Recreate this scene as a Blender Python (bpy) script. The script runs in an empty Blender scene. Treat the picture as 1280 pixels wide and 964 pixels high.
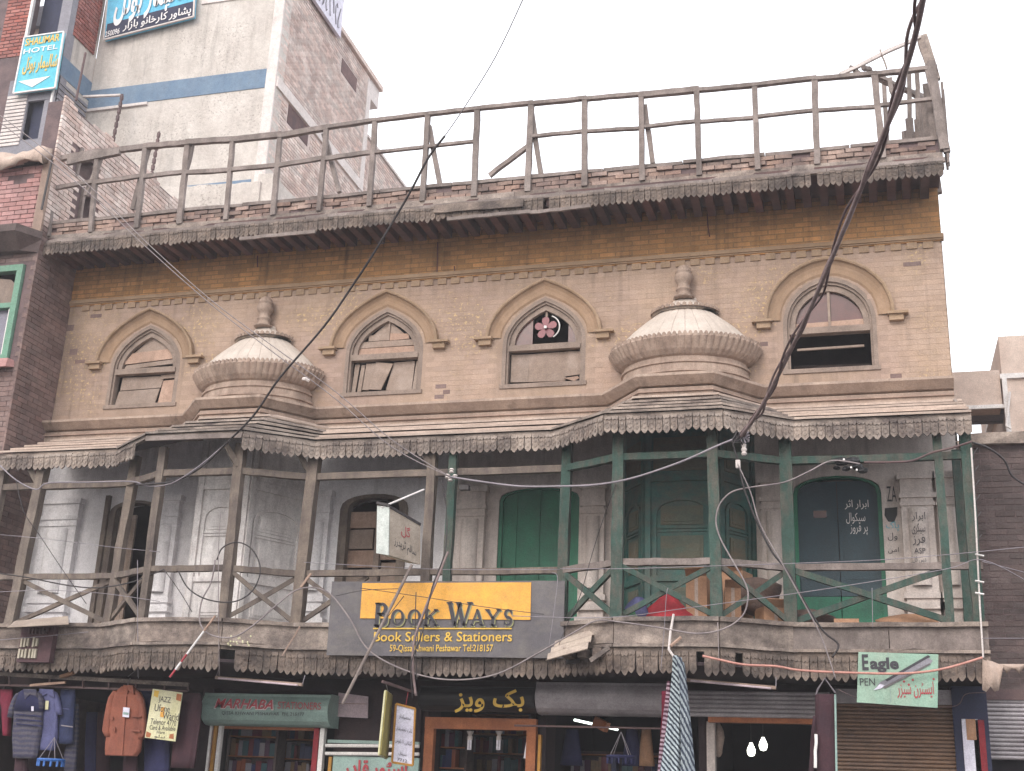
import bpy, math, random
from mathutils import Vector, Matrix
from mathutils.geometry import tessellate_polygon
rnd = random.Random(7)
S = bpy.context.scene
COL = S.collection
R = math.radians
V = Vector

# ------------------------------------------------------------------ camera
ROLL, PITCH, YAW, FPX = R(2.37), R(18.94), R(16.1), 1580.0
CAM = V((0, -16, 1.6))
_fh = V((-math.sin(YAW), math.cos(YAW), 0)); _rh = V((math.cos(YAW), math.sin(YAW), 0)); _up = V((0, 0, 1))
FW = _fh * math.cos(PITCH) + _up * math.sin(PITCH)
_u0 = -_fh * math.sin(PITCH) + _up * math.cos(PITCH)
RT = _rh * math.cos(ROLL) + _u0 * math.sin(ROLL)
UP = _u0 * math.cos(ROLL) - _rh * math.sin(ROLL)
cd = bpy.data.cameras.new('camera'); cam = bpy.data.objects.new('camera', cd); COL.objects.link(cam)
cd.sensor_width = 36; cd.lens = FPX / 1280 * 36; cd.clip_start = .1; cd.clip_end = 3000
cam.matrix_world = Matrix(((RT.x, UP.x, -FW.x, CAM.x), (RT.y, UP.y, -FW.y, CAM.y), (RT.z, UP.z, -FW.z, CAM.z), (0, 0, 0, 1)))
S.camera = cam

# ------------------------------------------------------------------ sky, sun, exposure
SUN_EL, SUN_AZ = R(34), R(195)
w = bpy.data.worlds.new('World'); S.world = w; w.use_nodes = True
nt = w.node_tree; nt.nodes.clear()
sky = nt.nodes.new('ShaderNodeTexSky'); sky.sky_type = 'NISHITA'; sky.sun_disc = False
sky.sun_elevation = SUN_EL; sky.sun_rotation = SUN_AZ; sky.dust_density = 4; sky.air_density = 1.2
b1 = nt.nodes.new('ShaderNodeBackground'); b1.inputs[1].default_value = .05
b2 = nt.nodes.new('ShaderNodeBackground'); b2.inputs[0].default_value = (.985, .985, 1, 1); b2.inputs[1].default_value = 1.32
ad = nt.nodes.new('ShaderNodeAddShader'); wo = nt.nodes.new('ShaderNodeOutputWorld')
nt.links.new(sky.outputs[0], b1.inputs[0]); nt.links.new(b1.outputs[0], ad.inputs[0]); nt.links.new(b2.outputs[0], ad.inputs[1])
nt.links.new(ad.outputs[0], wo.inputs[0])
sd = bpy.data.lights.new('sun', 'SUN'); sd.energy = 1.1; sd.angle = R(25); sd.color = (1, .97, .94)
so = bpy.data.objects.new('sun', sd); COL.objects.link(so)
_sd = V((math.sin(SUN_AZ) * math.cos(SUN_EL), math.cos(SUN_AZ) * math.cos(SUN_EL), math.sin(SUN_EL)))
so.rotation_euler = _sd.to_track_quat('Z', 'Y').to_euler(); so.location = (0, -10, 20)
S.view_settings.view_transform = 'Standard'; S.view_settings.look = 'None'
S.view_settings.exposure = 0.34; S.view_settings.gamma = 1; S.view_settings.use_curve_mapping = False
S.render.engine = 'CYCLES'
S.cycles.volume_bounces = 1; S.cycles.volume_step_rate = 4; S.cycles.max_bounces = 6; S.cycles.diffuse_bounces = 4; S.cycles.use_denoising = True

# ------------------------------------------------------------------ helpers
def ray(px, py):
    return FW * FPX + RT * (px - 640) - UP * (py - 482)
def at(px, py, Y):
    d = ray(px, py); return CAM + d * ((Y - CAM.y) / d.y)
def atX(px, py, X):
    d = ray(px, py); return CAM + d * ((X - CAM.x) / d.x)

def lin(h):
    h = h.lstrip('#'); o = []
    for i in (0, 2, 4):
        v = int(h[i:i+2], 16) / 255
        o.append(v / 12.92 if v <= .04045 else ((v + .055) / 1.055) ** 2.4)
    return (*o, 1)

def mat(name, c1, c2=None, c3=None, scale=2.5, grime=.45, gscale=(1.3, 1.3, .5), rough=.85, bump=.35, bscale=45, metal=0,
        rndv=0, grain=.17, speck=None, streak=0, bricks=None, mortar=None, bsize=(.235, .075), ribs=None, emit=0, stripes=None):
    m = bpy.data.materials.new(name); m.use_nodes = True
    t = m.node_tree; N = t.nodes; L = t.links
    bs = N['Principled BSDF']; bs.inputs['Roughness'].default_value = rough; bs.inputs['Metallic'].default_value = metal
    c1 = lin(c1); c2 = lin(c2) if c2 else tuple(v * .75 for v in c1[:3]) + (1,)
    geo = N.new('ShaderNodeNewGeometry')
    def noise(sc, det=5, vec=None, mp=None, ro=.6):
        n = N.new('ShaderNodeTexNoise'); n.inputs['Scale'].default_value = sc; n.inputs['Detail'].default_value = det
        n.inputs['Roughness'].default_value = ro
        v = vec or geo.outputs['Position']
        if mp:
            q = N.new('ShaderNodeMapping'); q.inputs['Scale'].default_value = mp; L.new(v, q.inputs[0]); v = q.outputs[0]
        L.new(v, n.inputs['Vector']); return n.outputs['Fac']
    def ramp(f, a, b):
        r = N.new('ShaderNodeMapRange'); r.inputs[1].default_value = a; r.inputs[2].default_value = b; L.new(f, r.inputs[0]); return r.outputs[0]
    def mix(f, a, b, mode='MIX'):
        x = N.new('ShaderNodeMix'); x.data_type = 'RGBA'; x.blend_type = mode
        if isinstance(f, (int, float)): x.inputs[0].default_value = f
        else: L.new(f, x.inputs[0])
        for s, i in ((a, 6), (b, 7)):
            if isinstance(s, tuple): x.inputs[i].default_value = s
            else: L.new(s, x.inputs[i])
        return x.outputs[2]
    def mth(op, a, b):
        x = N.new('ShaderNodeMath'); x.operation = op
        for i, s in enumerate((a, b)):
            if isinstance(s, (int, float)): x.inputs[i].default_value = s
            else: L.new(s, x.inputs[i])
        return x.outputs[0]
    col = mix(ramp(noise(scale), .38, .62), c1, c2)
    hgt = None
    if bricks:
        bt = N.new('ShaderNodeTexBrick')
        cb = N.new('ShaderNodeCombineXYZ'); sp = N.new('ShaderNodeSeparateXYZ'); L.new(geo.outputs['Position'], sp.inputs[0])
        L.new(sp.outputs[0 if bricks == 'x' else 1], cb.inputs[0]); L.new(sp.outputs[2], cb.inputs[1]); L.new(cb.outputs[0], bt.inputs['Vector'])
        bt.inputs['Scale'].default_value = 1; bt.inputs['Brick Width'].default_value = bsize[0]; bt.inputs['Row Height'].default_value = bsize[1]
        bt.inputs['Mortar Size'].default_value = .009; bt.inputs['Bias'].default_value = 0
        bt.inputs['Color1'].default_value = (.75, .75, .75, 1); bt.inputs['Color2'].default_value = (1.25, 1.2, 1.2, 1); bt.inputs['Mortar'].default_value = (1, 1, 1, 1)
        col = mix(1.0, col, bt.outputs['Color'], 'MULTIPLY')
        col = mix(bt.outputs['Fac'], col, lin(mortar or '8a7c74'))
        hgt = mth('MULTIPLY', bt.outputs['Fac'], -1.0)
    if stripes:   # (scale, colour, direction vector)
        sp = N.new('ShaderNodeVectorMath'); sp.operation = 'DOT_PRODUCT'; L.new(geo.outputs['Position'], sp.inputs[0]); sp.inputs[1].default_value = stripes[2]
        wv = mth('ADD', mth('MULTIPLY', sp.outputs['Value'], stripes[0]), mth('MULTIPLY', noise(6), 1.2))
        f = mth('GREATER_THAN', mth('FRACT', wv, 0), .5)
        col = mix(f, col, lin(stripes[1]))
    if c3:
        col = mix(mth('MULTIPLY', ramp(noise(1, 7, mp=gscale, ro=.75), .43, .66), grime), col, lin(c3))
    if rndv:
        oi = N.new('ShaderNodeObjectInfo')
        r = mth('FRACT', mth('ADD', oi.outputs['Random'], geo.outputs['Random Per Island']), 0)
        hv = N.new('ShaderNodeHueSaturation'); L.new(col, hv.inputs['Color'])
        L.new(mth('ADD', mth('MULTIPLY', r, 2 * rndv), 1 - rndv), hv.inputs['Value'])
        L.new(mth('ADD', mth('MULTIPLY', mth('FRACT', mth('MULTIPLY', r, 17.3), 0), rndv), 1 - rndv / 2), hv.inputs['Saturation'])
        col = hv.outputs[0]
    if speck:
        col = mix(mth('MULTIPLY', ramp(noise(22, 3), .56, .62), ramp(noise(.9, 3), .5, .6)), col, lin(speck))
    if streak:
        col = mix(mth('MULTIPLY', mth('MULTIPLY', ramp(noise(1, 4, mp=(7, 7, .35), ro=.6), .5, .72), ramp(noise(.8, 3), .4, .6)), streak), col, lin('3a322e'))
    fine = noise(bscale, 4)
    if grain:
        hv = N.new('ShaderNodeHueSaturation'); L.new(col, hv.inputs['Color'])
        L.new(mth('ADD', mth('MULTIPLY', mth('ADD', mth('MULTIPLY', noise(55, 4, ro=.85), .6), mth('MULTIPLY', noise(9, 6, ro=.8), .4)), 11 * grain), 1 - 5.5 * grain), hv.inputs['Value']); col = hv.outputs[0]
    L.new(col, bs.inputs['Base Color'])
    if emit: L.new(col, bs.inputs['Emission Color']); bs.inputs['Emission Strength'].default_value = emit
    if bump:
        b = N.new('ShaderNodeBump'); b.inputs['Strength'].default_value = bump; b.inputs['Distance'].default_value = .012
        h = fine
        if hgt is not None: h = mth('ADD', mth('MULTIPLY', fine, .5), hgt)
        L.new(h, b.inputs['Height']); L.new(b.outputs[0], bs.inputs['Normal'])
    return m

M = dict(
    wall=mat('beige_painted_brick', 'ad9583', 'a18a7e', '86725e', scale=.6, grime=.55, gscale=(.9, .9, .9), rndv=.06, bump=.35, grain=.12, speck='bda27a', streak=.45),
    wallj=mat('beige_joint', 'a58e7c', '998377', '7e6b58', scale=.6, grime=.55, gscale=(.9, .9, .9), grain=.12, streak=.45),
    ochre=mat('ochre_wash', 'ba8a58', 'a87c50', '7a6048', scale=1.5, grime=.5, gscale=(2, 2, .6), grain=.16, bricks='x', mortar='94744f', bump=.4, streak=.6),
    mould=mat('moulding_stone', 'a68d76', '988068', '75624f', scale=2, grime=.5),
    hoodin=mat('hood_cavetto', 'a38871', '977c64', '705c4a', scale=2, grime=.5, grain=.1),
    pale=mat('pale_frieze', 'b09c8e', 'a49082', '7b6a62', scale=2, grime=.6, streak=.5),
    mouldy=mat('moulding_ochre', 'a88e74', '9c8066', '7a6650', scale=2, grime=.5, grain=.1),
    frame=mat('grey_taupe_paint', '948378', '86766c', '62564f', scale=4, grime=.6),
    board=mat('taupe_board', '9c8b80', '8e7c70', '75655b', scale=4, grime=.5, rndv=.08),
    boardp=mat('pinkish_plank', 'b09484', 'a08474', '75655b', scale=4, grime=.5, rndv=.08),
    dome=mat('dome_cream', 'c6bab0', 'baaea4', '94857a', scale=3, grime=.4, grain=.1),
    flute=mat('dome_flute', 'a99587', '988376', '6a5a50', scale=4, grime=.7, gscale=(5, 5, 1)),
    ledge=mat('ledge_plaster', 'a08a7d', '927c70', '65564f', scale=2, grime=.5),
    slat=mat('sunbleached_slat', 'b8a69a', 'a89589', '7a6b63', scale=3, grime=.5, gscale=(.7, 4, 4), rndv=.08),
    fringe=mat('weathered_grey_timber', 'a19389', '84776f', '3c3334', scale=3, grime=.85, gscale=(1.7, 1.7, 2.5), rndv=.16, grain=.26, streak=.4),
    fringe2=mat('dark_weathered_timber', '85766c', '645952', '2e2729', scale=3, grime=.9, gscale=(1.6, 1.6, 2.5), rndv=.14, grain=.32),
    grey=mat('grey_driftwood', '8e827d', '786d68', '4e4441', scale=4, grime=.6, gscale=(3, 3, 1), rndv=.1, grain=.2),
    joist=mat('dark_joist', '684b48', '553e3e', '3c2e34', scale=4, grime=.5, rndv=.25),
    post=mat('brown_olive_post', '7c7066', '685d55', '403739', scale=3, grime=.75, gscale=(5, 5, 1), rndv=.08, grain=.2),
    gpost=mat('worn_green_post', '365048', '2f463f', '5c534c', scale=4, grime=.95, gscale=(7, 7, 2), rndv=.06, grain=.26),
    white=mat('lime_wash_white', 'eae8ea', 'dedbde', 'aaa4a4', scale=1.4, grime=.4, streak=.25, gscale=(2, 2, .7)),
    cream=mat('lime_wash_cream', 'd4c9c3', 'c6bab3', '8f807c', scale=1.4, grime=.5, streak=.4, gscale=(2, 2, .7)),
    wpanel=mat('white_panel_wood', 'e8e4e2', 'dcd6d4', '8d8486', scale=3, grime=.45, streak=.35, gscale=(5, 5, 1), grain=.18),
    green=mat('green_door_paint', '1c7456', '186048', '124238', scale=2, grime=.5, rough=.55),
    teal=mat('faded_teal_paint', '2f5f58', '294f4c', '5a5448', scale=3, grime=.7, gscale=(2, 2, 3), rough=.6),
    tealb=mat('faded_louvre', '5c6054', '4c5a50', '6c5e4c', scale=3, grime=.8, gscale=(1, 1, 4)),
    dteal=mat('dark_teal_paint', '1a3c48', '16323e', '122a34', scale=2, grime=.5, rough=.5),
    dark=mat('dark_interior', '1c1922', '15131a', rough=.9, bump=0, grain=0),  # near-black colour puts the shade of the rooms into their surfaces
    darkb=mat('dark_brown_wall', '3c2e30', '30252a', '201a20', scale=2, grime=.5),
    red=mat('red_brick', '9c6a66', '8a5a5c', '5c4448', scale=2, grime=.5, rndv=.22, grain=.15),
    redj=mat('brick_joint', '6d5a5a', '5a4b4d', scale=4),
    pinkb=mat('pink_washed_brick', 'b68a88', 'a47c78', '6f5658', scale=1.2, grime=.4, rndv=.15, grain=.15),
    brownb=mat('brown_brick', '86706a', '75605c', '4c4142', scale=1.5, grime=.6, rndv=.18, grain=.15),
    darkbr=mat('dark_soot_brick', '645654', '544846', '352d2e', scale=1.5, grime=.7, gscale=(1, 1, 2), rndv=.2, grain=.22),
    ptile=mat('parapet_brick', '9c8478', '846e66', '4c4142', scale=3, grime=.7, rndv=.28, grain=.25),
    cement=mat('rough_cement', 'c8c1bb', 'bab2ac', '979089', scale=1.5, grime=.4, streak=.35, bump=1, bscale=14, grain=.16, speck='9c948e'),
    cement2=mat('pale_cement', 'd6cdca', 'cac0bc', 'a8a09c', scale=1.5, grime=.3),
    blueband=mat('blue_band_paint', '6a8096', '5e748c', '7c8a98', scale=3, grime=.5),
    bluegrey=mat('blue_grey_render', '8c8a92', '807e86', '6c6a70', scale=2, grime=.4),
    towerb=mat('pale_red_brick', 'c2aba2', 'b29c94', 'd4ccc6', scale=.8, grime=.8, gscale=(2, 2, 2), rndv=.22, grain=.14),
    towerj=mat('pale_mortar', 'c4b4ae', 'b8a8a2', scale=2),
    lattice=mat('lattice_brick', '9a5e54', '88504a', scale=4, rndv=.2),
    creamw=mat('cream_building', 'd2c0b4', 'c6b2a6', 'a8948a', scale=1.6, grime=.3),
    whitep=mat('white_paint', 'e6e2e0', 'd8d4d2', 'b0a8a4', scale=3, grime=.3),
    tin=mat('corrugated_tin', 'b5a698', 'a4958a', '7a6a60', scale=5, grime=.5, rough=.6, metal=.1),
    rust=mat('rusty_metal', '6a5452', '5a4648', '3e3236', scale=6, grime=.5, rough=.7),
    shut=mat('grey_shutter_metal', 'b4aeb2', '9c969a', '6c6266', scale=2, grime=.5, rough=.55, metal=0, gscale=(1, 1, 3)),
    shutr=mat('rusty_shutter', '92745e', '7e685a', '564a4a', scale=1.5, grime=.6, rough=.6, metal=.1, gscale=(1, 1, 3)),
    orange=mat('orange_wood', 'b06e48', '9c6040', '5c3a30', scale=4, grime=.4),
    yellowp=mat('yellow_strip', 'b0803c', 'a07436', scale=4),
    redp=mat('red_strip', '8c2c34', '7a2630', scale=4),
    cable=mat('grey_cable', '8e8484', '7a7072', scale=8, rough=.6, bump=.1),
    cabled=mat('dark_cable', '3a3436', '2c282a', scale=8, rough=.6, bump=.1),
    cableb=mat('brown_bundle', '84706e', '6c5a5a', '988888', scale=12, grime=.6, rough=.6),
    wire=mat('pale_wire', '8c858c', '7c757c', rough=.6, bump=0),
    copper=mat('pink_cable', 'c08c80', 'b07c72', scale=8, rough=.6, bump=.1),
    black=mat('black_paint', '1a1a1e', '141418', rough=.6, bump=.05),
    signg=mat('grey_sign_sheet', '58545a', '4c484e', '6e6862', scale=1.5, grime=.6, gscale=(2, 2, 4), rough=.5, bump=.3, bscale=6, streak=.5),
    signy=mat('yellow_sign_paint', 'e0a238', 'd69a34', 'bc8a44', scale=2, grime=.5, gscale=(2, 2, 4), rough=.5, bump=.05),
    gold=mat('gold_letter', 'd8b040', 'c8a038', rough=.5, bump=0, grain=0),
    outl=mat('olive_outline', 'a8a878', '9c9c70', rough=.6, bump=0, grain=0),
    lett=mat('charcoal_letter', '34323a', '2c2a32', rough=.6, bump=0, grain=0),
    signgreen=mat('grey_green_sign', '92aca6', '869e98', '66706c', scale=2, grime=.5, rough=.5),
    mint=mat('mint_sign', '84a896', '7a9c8a', '9aa294', scale=3, grime=.6, rough=.55, bump=.1),
    letr=mat('red_letter', 'a83a44', '983440', rough=.6, bump=0, grain=0),
    letw=mat('white_letter', 'e4e0e0', 'd8d4d4', rough=.6, bump=0, grain=0),
    paper=mat('pale_paper', 'dcdae6', 'ccc8d8', 'a09cae', scale=4, grime=.3, bump=.05),
    poster=mat('yellowed_poster', 'd4d0b0', 'c8c49c', 'b0a880', scale=5, grime=.4, bump=.05),
    pinkboard=mat('pinkish_board', 'c8b6bc', 'b8a6ae', '8c7a80', scale=4, grime=.4),
    olive=mat('yellow_slat_sign', 'a89c5c', '9c9054', '7c7040', scale=8, grime=.5),
    blues=mat('sky_blue_sign', '5eb4d4', '56a8ca', '8cc4d8', scale=3, grime=.3, bump=.05),
    navy=mat('navy_strip', '30344c', '2a2e44', bump=.05),
    cyan=mat('light_cyan_sign', '5cb8cc', '54aec2', '90c8d0', scale=3, grime=.4, bump=.05),
    lbox=mat('dirty_sign_face', 'a89c90', '9a8e82', '75695e', scale=5, grime=.6, bump=.05),
    lboxs=mat('pale_sign_side', 'c8ccc8', 'b8beba', '949c98', scale=5, grime=.5),
    glass=mat('dark_red_glass', '5e3836', '503032', '3a2628', scale=3, grime=.5, rough=.25, bump=.05),
    fanb=mat('fan_red', '84404a', '763a44', rough=.4, bump=0),
    jacket=mat('rust_orange_cloth', '8e5442', '824a3a', '5e3a34', scale=5, grime=.4, bump=.5, bscale=90),
    bluec=mat('slate_blue_cloth', '5a5c84', '505278', '44466a', scale=6, grime=.4, bump=.4, bscale=90),
    navyc=mat('navy_cloth', '24264c', '1e2044', scale=6, bump=.4),
    greyc=mat('grey_brown_cloth', '54505a', '4a4650', '3c3846', scale=6, grime=.4, stripes=(16, '3a3a50', (0, 0, 1)), bump=.4),
    jeans=mat('dark_denim', '2a3254', '242c4c', scale=10, bump=.4),
    maroon=mat('maroon_cloth', '40242c', '361e28', '281820', scale=5, grime=.5, bump=.4),
    crim=mat('crimson_cloth', '7a2038', '6c1c34', scale=5, bump=.3),
    scarf=mat('white_teal_scarf', 'b4c0c4', 'a4b0b8', scale=8, stripes=(26, '2c3442', (.75, .1, .65)), bump=.3),
    scarf2=mat('checked_scarf', 'c0a8b4', 'b098a8', scale=8, stripes=(22, '5c3848', (.1, 0, 1)), bump=.3),
    scarf3=mat('pale_scarf', 'a4aeb4', '949ea8', scale=8, stripes=(24, '3c4454', (.8, .15, .45)), bump=.3),
    cloth_red=mat('red_cloth', 'a83038', '982a34', '7a2430', scale=6, grime=.3, bump=.3),
    cloth_green=mat('green_bag', '4a7a58', '3e6c50', scale=9, bump=.4),
    card=mat('cardboard', 'ac8468', '9e785e', '84644e', scale=4, grime=.4),
    sack=mat('brown_sack', '5c4844', '4c3c3a', '8a7464', scale=5, grime=.4, bump=.6),
    tarp=mat('beige_tarp', 'b8a498', 'a89488', '8a786e', scale=4, grime=.4, bump=.5),
    asphalt=mat('asphalt', '3e3c3e', '353335', '2a2829', scale=1, grime=.4, bump=.6),
    paving=mat('paving', '7c7672', '6e6864', '56504c', scale=1, grime=.4),
    tube=mat('lit_tube', 'f4fff8', 'f4fff8', bump=0, grain=0, emit=2.2),
    bulbm=mat('lit_bulb', 'fdfff0', 'fdfff0', bump=0, grain=0, emit=5),
    offtube=mat('unlit_tube', 'd8d4dc', 'ccc8d2', bump=0, rough=.3),
    bluep=mat('blue_plastic', '3a6cb4', '3262a8', scale=6, rough=.4),
    greenwin=mat('green_window_frame', '6a9480', '5e8872', '8a9c90', scale=5, grime=.5),
    pane=mat('grey_pane', '7c7886', '72707e', rough=.2, bump=0),
    switch=mat('switch_ivory', 'b8b0a0', 'a8a090', bump=0),
    meter=mat('red_brown_box', '5c4246', '4e383e', '3a2c32', scale=4, grime=.5),
)
book_mats = [mat('book_cover_' + n, a, None, scale=5, bump=0, rough=.5) for n, a in
             (('red', '6a2430'), ('navy', '24305c'), ('tan', '7c6248'), ('teal', '26525c'), ('white', '8c8890'), ('orange', '8a4a30'), ('plum', '482444'))]

class MB:
    """collects faces, builds one mesh object"""
    def __init__(s): s.v = []; s.f = []; s.mi = []; s.m = 0
    def add(s, vs, fs):
        n = len(s.v); s.v += [tuple(p) for p in vs]; s.f += [tuple(i + n for i in f) for f in fs]; s.mi += [s.m] * len(fs); return s
    def box(s, x0, x1, y0, y1, z0, z1):
        return s.add([(x, y, z) for x in (x0, x1) for y in (y0, y1) for z in (z0, z1)],
                     [(0, 1, 3, 2), (4, 6, 7, 5), (0, 4, 5, 1), (2, 3, 7, 6), (0, 2, 6, 4), (1, 5, 7, 3)])
    def bar(s, a, b, w, h=None, up=(0, 0, 1), taper=1, jag=0):
        a, b = V(a), V(b); h = h or w; d = (b - a).normalized(); u = V(up)
        if abs(d.dot(u)) > .95: u = V((0, 1, 0))
        x = d.cross(u).normalized(); y = x.cross(d).normalized(); vs = []
        for p, k in ((a, 1), (b, taper)):
            for sx, sy in ((-1, -1), (1, -1), (1, 1), (-1, 1)):
                vs.append(p + x * sx * w / 2 * k + y * sy * h / 2 * k + d * (rnd.uniform(-jag, jag) if jag else 0))
        return s.add(vs, [(0, 1, 2, 3)[::-1], (4, 5, 6, 7), (0, 1, 5, 4), (1, 2, 6, 5), (2, 3, 7, 6), (3, 0, 4, 7)])
    def rough_bar(s, a, b, w, h=None, seg=6, amp=.008, up=(0, 0, 1)):
        """a weathered timber: cross-sections wander a little"""
        a, b = V(a), V(b); h = h or w; d = (b - a).normalized(); u = V(up)
        if abs(d.dot(u)) > .95: u = V((0, 1, 0))
        x = d.cross(u).normalized(); y = x.cross(d).normalized(); vs = []; ox = oy = 0
        for i in range(seg + 1):
            p = a.lerp(b, i / seg)
            if 0 < i < seg: ox = ox * .6 + rnd.uniform(-amp, amp); oy = oy * .6 + rnd.uniform(-amp, amp)
            for sx, sy in ((-1, -1), (1, -1), (1, 1), (-1, 1)):
                vs.append(p + x * (sx * w / 2 * (1 + rnd.uniform(-.1, .1)) + ox) + y * (sy * h / 2 * (1 + rnd.uniform(-.1, .1)) + oy))
        fs = [(3, 2, 1, 0), tuple(seg * 4 + k for k in range(4))]
        for i in range(seg):
            for k in range(4):
                q = (k + 1) % 4; fs.append((i * 4 + k, i * 4 + q, i * 4 + 4 + q, i * 4 + 4 + k))
        return s.add(vs, fs)
    def tube(s, pts, r, n=6, r2=None):
        pts = [V(p) for p in pts]; L = len(pts); vs = []; x = None
        for i, p in enumerate(pts):
            d = (pts[min(i + 1, L - 1)] - pts[max(i - 1, 0)]).normalized()
            if x is None:
                x = d.orthogonal().normalized()
            x = (x - d * x.dot(d)).normalized(); y = d.cross(x)
            rr = r if r2 is None else r + (r2 - r) * i / (L - 1)
            for k in range(n):
                a = 2 * math.pi * k / n; vs.append(p + x * math.cos(a) * rr + y * math.sin(a) * rr)
        fs = [tuple(range(n))[::-1], tuple((L - 1) * n + k for k in range(n))]
        for i in range(L - 1):
            for k in range(n):
                q = (k + 1) % n; fs.append((i * n + k, i * n + q, i * n + n + q, i * n + n + k))
        return s.add(vs, fs)
    def loft(s, rings, closed=True, caps=True):
        n = len(rings[0]); vs = [p for r in rings for p in r]; fs = []
        for i in range(len(rings) - 1):
            for k in range(n if closed else n - 1):
                q = (k + 1) % n; fs.append((i * n + k, i * n + q, (i + 1) * n + q, (i + 1) * n + k))
        if caps and closed: fs += [tuple(range(n))[::-1], tuple((len(rings) - 1) * n + k for k in range(n))]
        return s.add(vs, fs)
    def plate(s, poly, holes, o, ux, uz, y0, y1, nrm):
        """flat shape with holes, thickness along nrm from y0 to y1; poly in (u, z) of the frame o, ux, uz"""
        o, ux, uz, nrm = V(o), V(ux), V(uz), V(nrm)
        loops = [list(poly)] + [list(h) for h in holes]
        flat = [p for l in loops for p in l]
        tris = tessellate_polygon([[V((p[0], p[1], 0)) for p in l] for l in loops])
        P = lambda p, y: o + ux * p[0] + uz * p[1] + nrm * y
        n = len(flat)
        s.add([P(p, y0) for p in flat] + [P(p, y1) for p in flat],
              [tuple(t) for t in tris] + [tuple(i + n for i in t[::-1]) for t in tris])
        b = len(s.v) - 2 * n; k = 0
        for l in loops:
            m = len(l)
            for i in range(m):
                j = (i + 1) % m; s.f.append((b + k + i, b + k + j, b + k + j + n, b + k + i + n)); s.mi.append(s.m)
            k += m
        return s
    def build(s, name, m, parent=None, smooth=False, fix=True):
        me = bpy.data.meshes.new(name)
        o0 = parent_origin(parent)
        me.from_pydata([(x - o0.x, y - o0.y, z - o0.z) for x, y, z in s.v], [], s.f)
        for mm in (m if isinstance(m, (list, tuple)) else [m]): me.materials.append(M[mm] if isinstance(mm, str) else mm)
        if any(s.mi): me.polygons.foreach_set('material_index', s.mi)
        if fix:
            import bmesh
            bm = bmesh.new(); bm.from_mesh(me); bmesh.ops.recalc_face_normals(bm, faces=bm.faces); bm.to_mesh(me); bm.free()
        if smooth: me.polygons.foreach_set('use_smooth', [True] * len(me.polygons))
        o = bpy.data.objects.new(name, me); COL.objects.link(o)
        if parent: o.parent = parent
        return o
ORG = {}
def parent_origin(p):
    if p is None: return V((0, 0, 0))
    o = V((0, 0, 0)); q = p
    while q: o += V(q.location); q = q.parent
    return o
def tag(o, label=None, cat=None, group=None, kind=None):
    if label: o['label'] = label
    if cat: o['category'] = cat
    if group: o['group'] = group
    if kind: o['kind'] = kind
    return o
def thing(name, label, cat, loc=(0, 0, 0), group=None):
    o = bpy.data.objects.new(name, None); COL.objects.link(o); o.location = loc; o.empty_display_size = .2
    return tag(o, label, cat, group)
def group_empty(name, parent):
    o = bpy.data.objects.new(name, None); COL.objects.link(o); o.parent = parent; return o
def inst(src, name, parent, loc, rot=None, scl=None):
    o = bpy.data.objects.new(name, src); COL.objects.link(o)
    if parent: o.parent = parent
    o.location = V(loc) - parent_origin(parent)
    if rot: o.rotation_euler = rot
    if scl: o.scale = scl
    return o
def mesh_only(mb, name, m):
    o = mb.build(name, m); me = o.data; bpy.data.objects.remove(o); return me

# ---- pointed arch in (u, z): from right spring over the apex to left spring
ARCR = [(1, 0), (.99, .15), (.95, .31), (.88, .48), (.77, .63), (.62, .77), (.43, .885), (.22, .965), (0, 1)]
ARC = [(1, 0), (.985, .12), (.95, .24), (.88, .37), (.76, .53), (.6, .67), (.42, .795), (.22, .905), (0, 1)]
def arch(cx, zs, hw, h):
    A_ = ARCR if cx > -1 else ARC
    r = [(cx + hw * a, zs + h * b) for a, b in A_]
    return r + [(cx - hw * a, zs + h * b) for a, b in A_[-2::-1]]
def seg_arch(cx, zs, hw, h, n=10):
    return [(cx + hw * math.cos(math.pi * i / n), zs + h * math.sin(math.pi * i / n) ** .8) for i in range(n + 1)]

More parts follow.
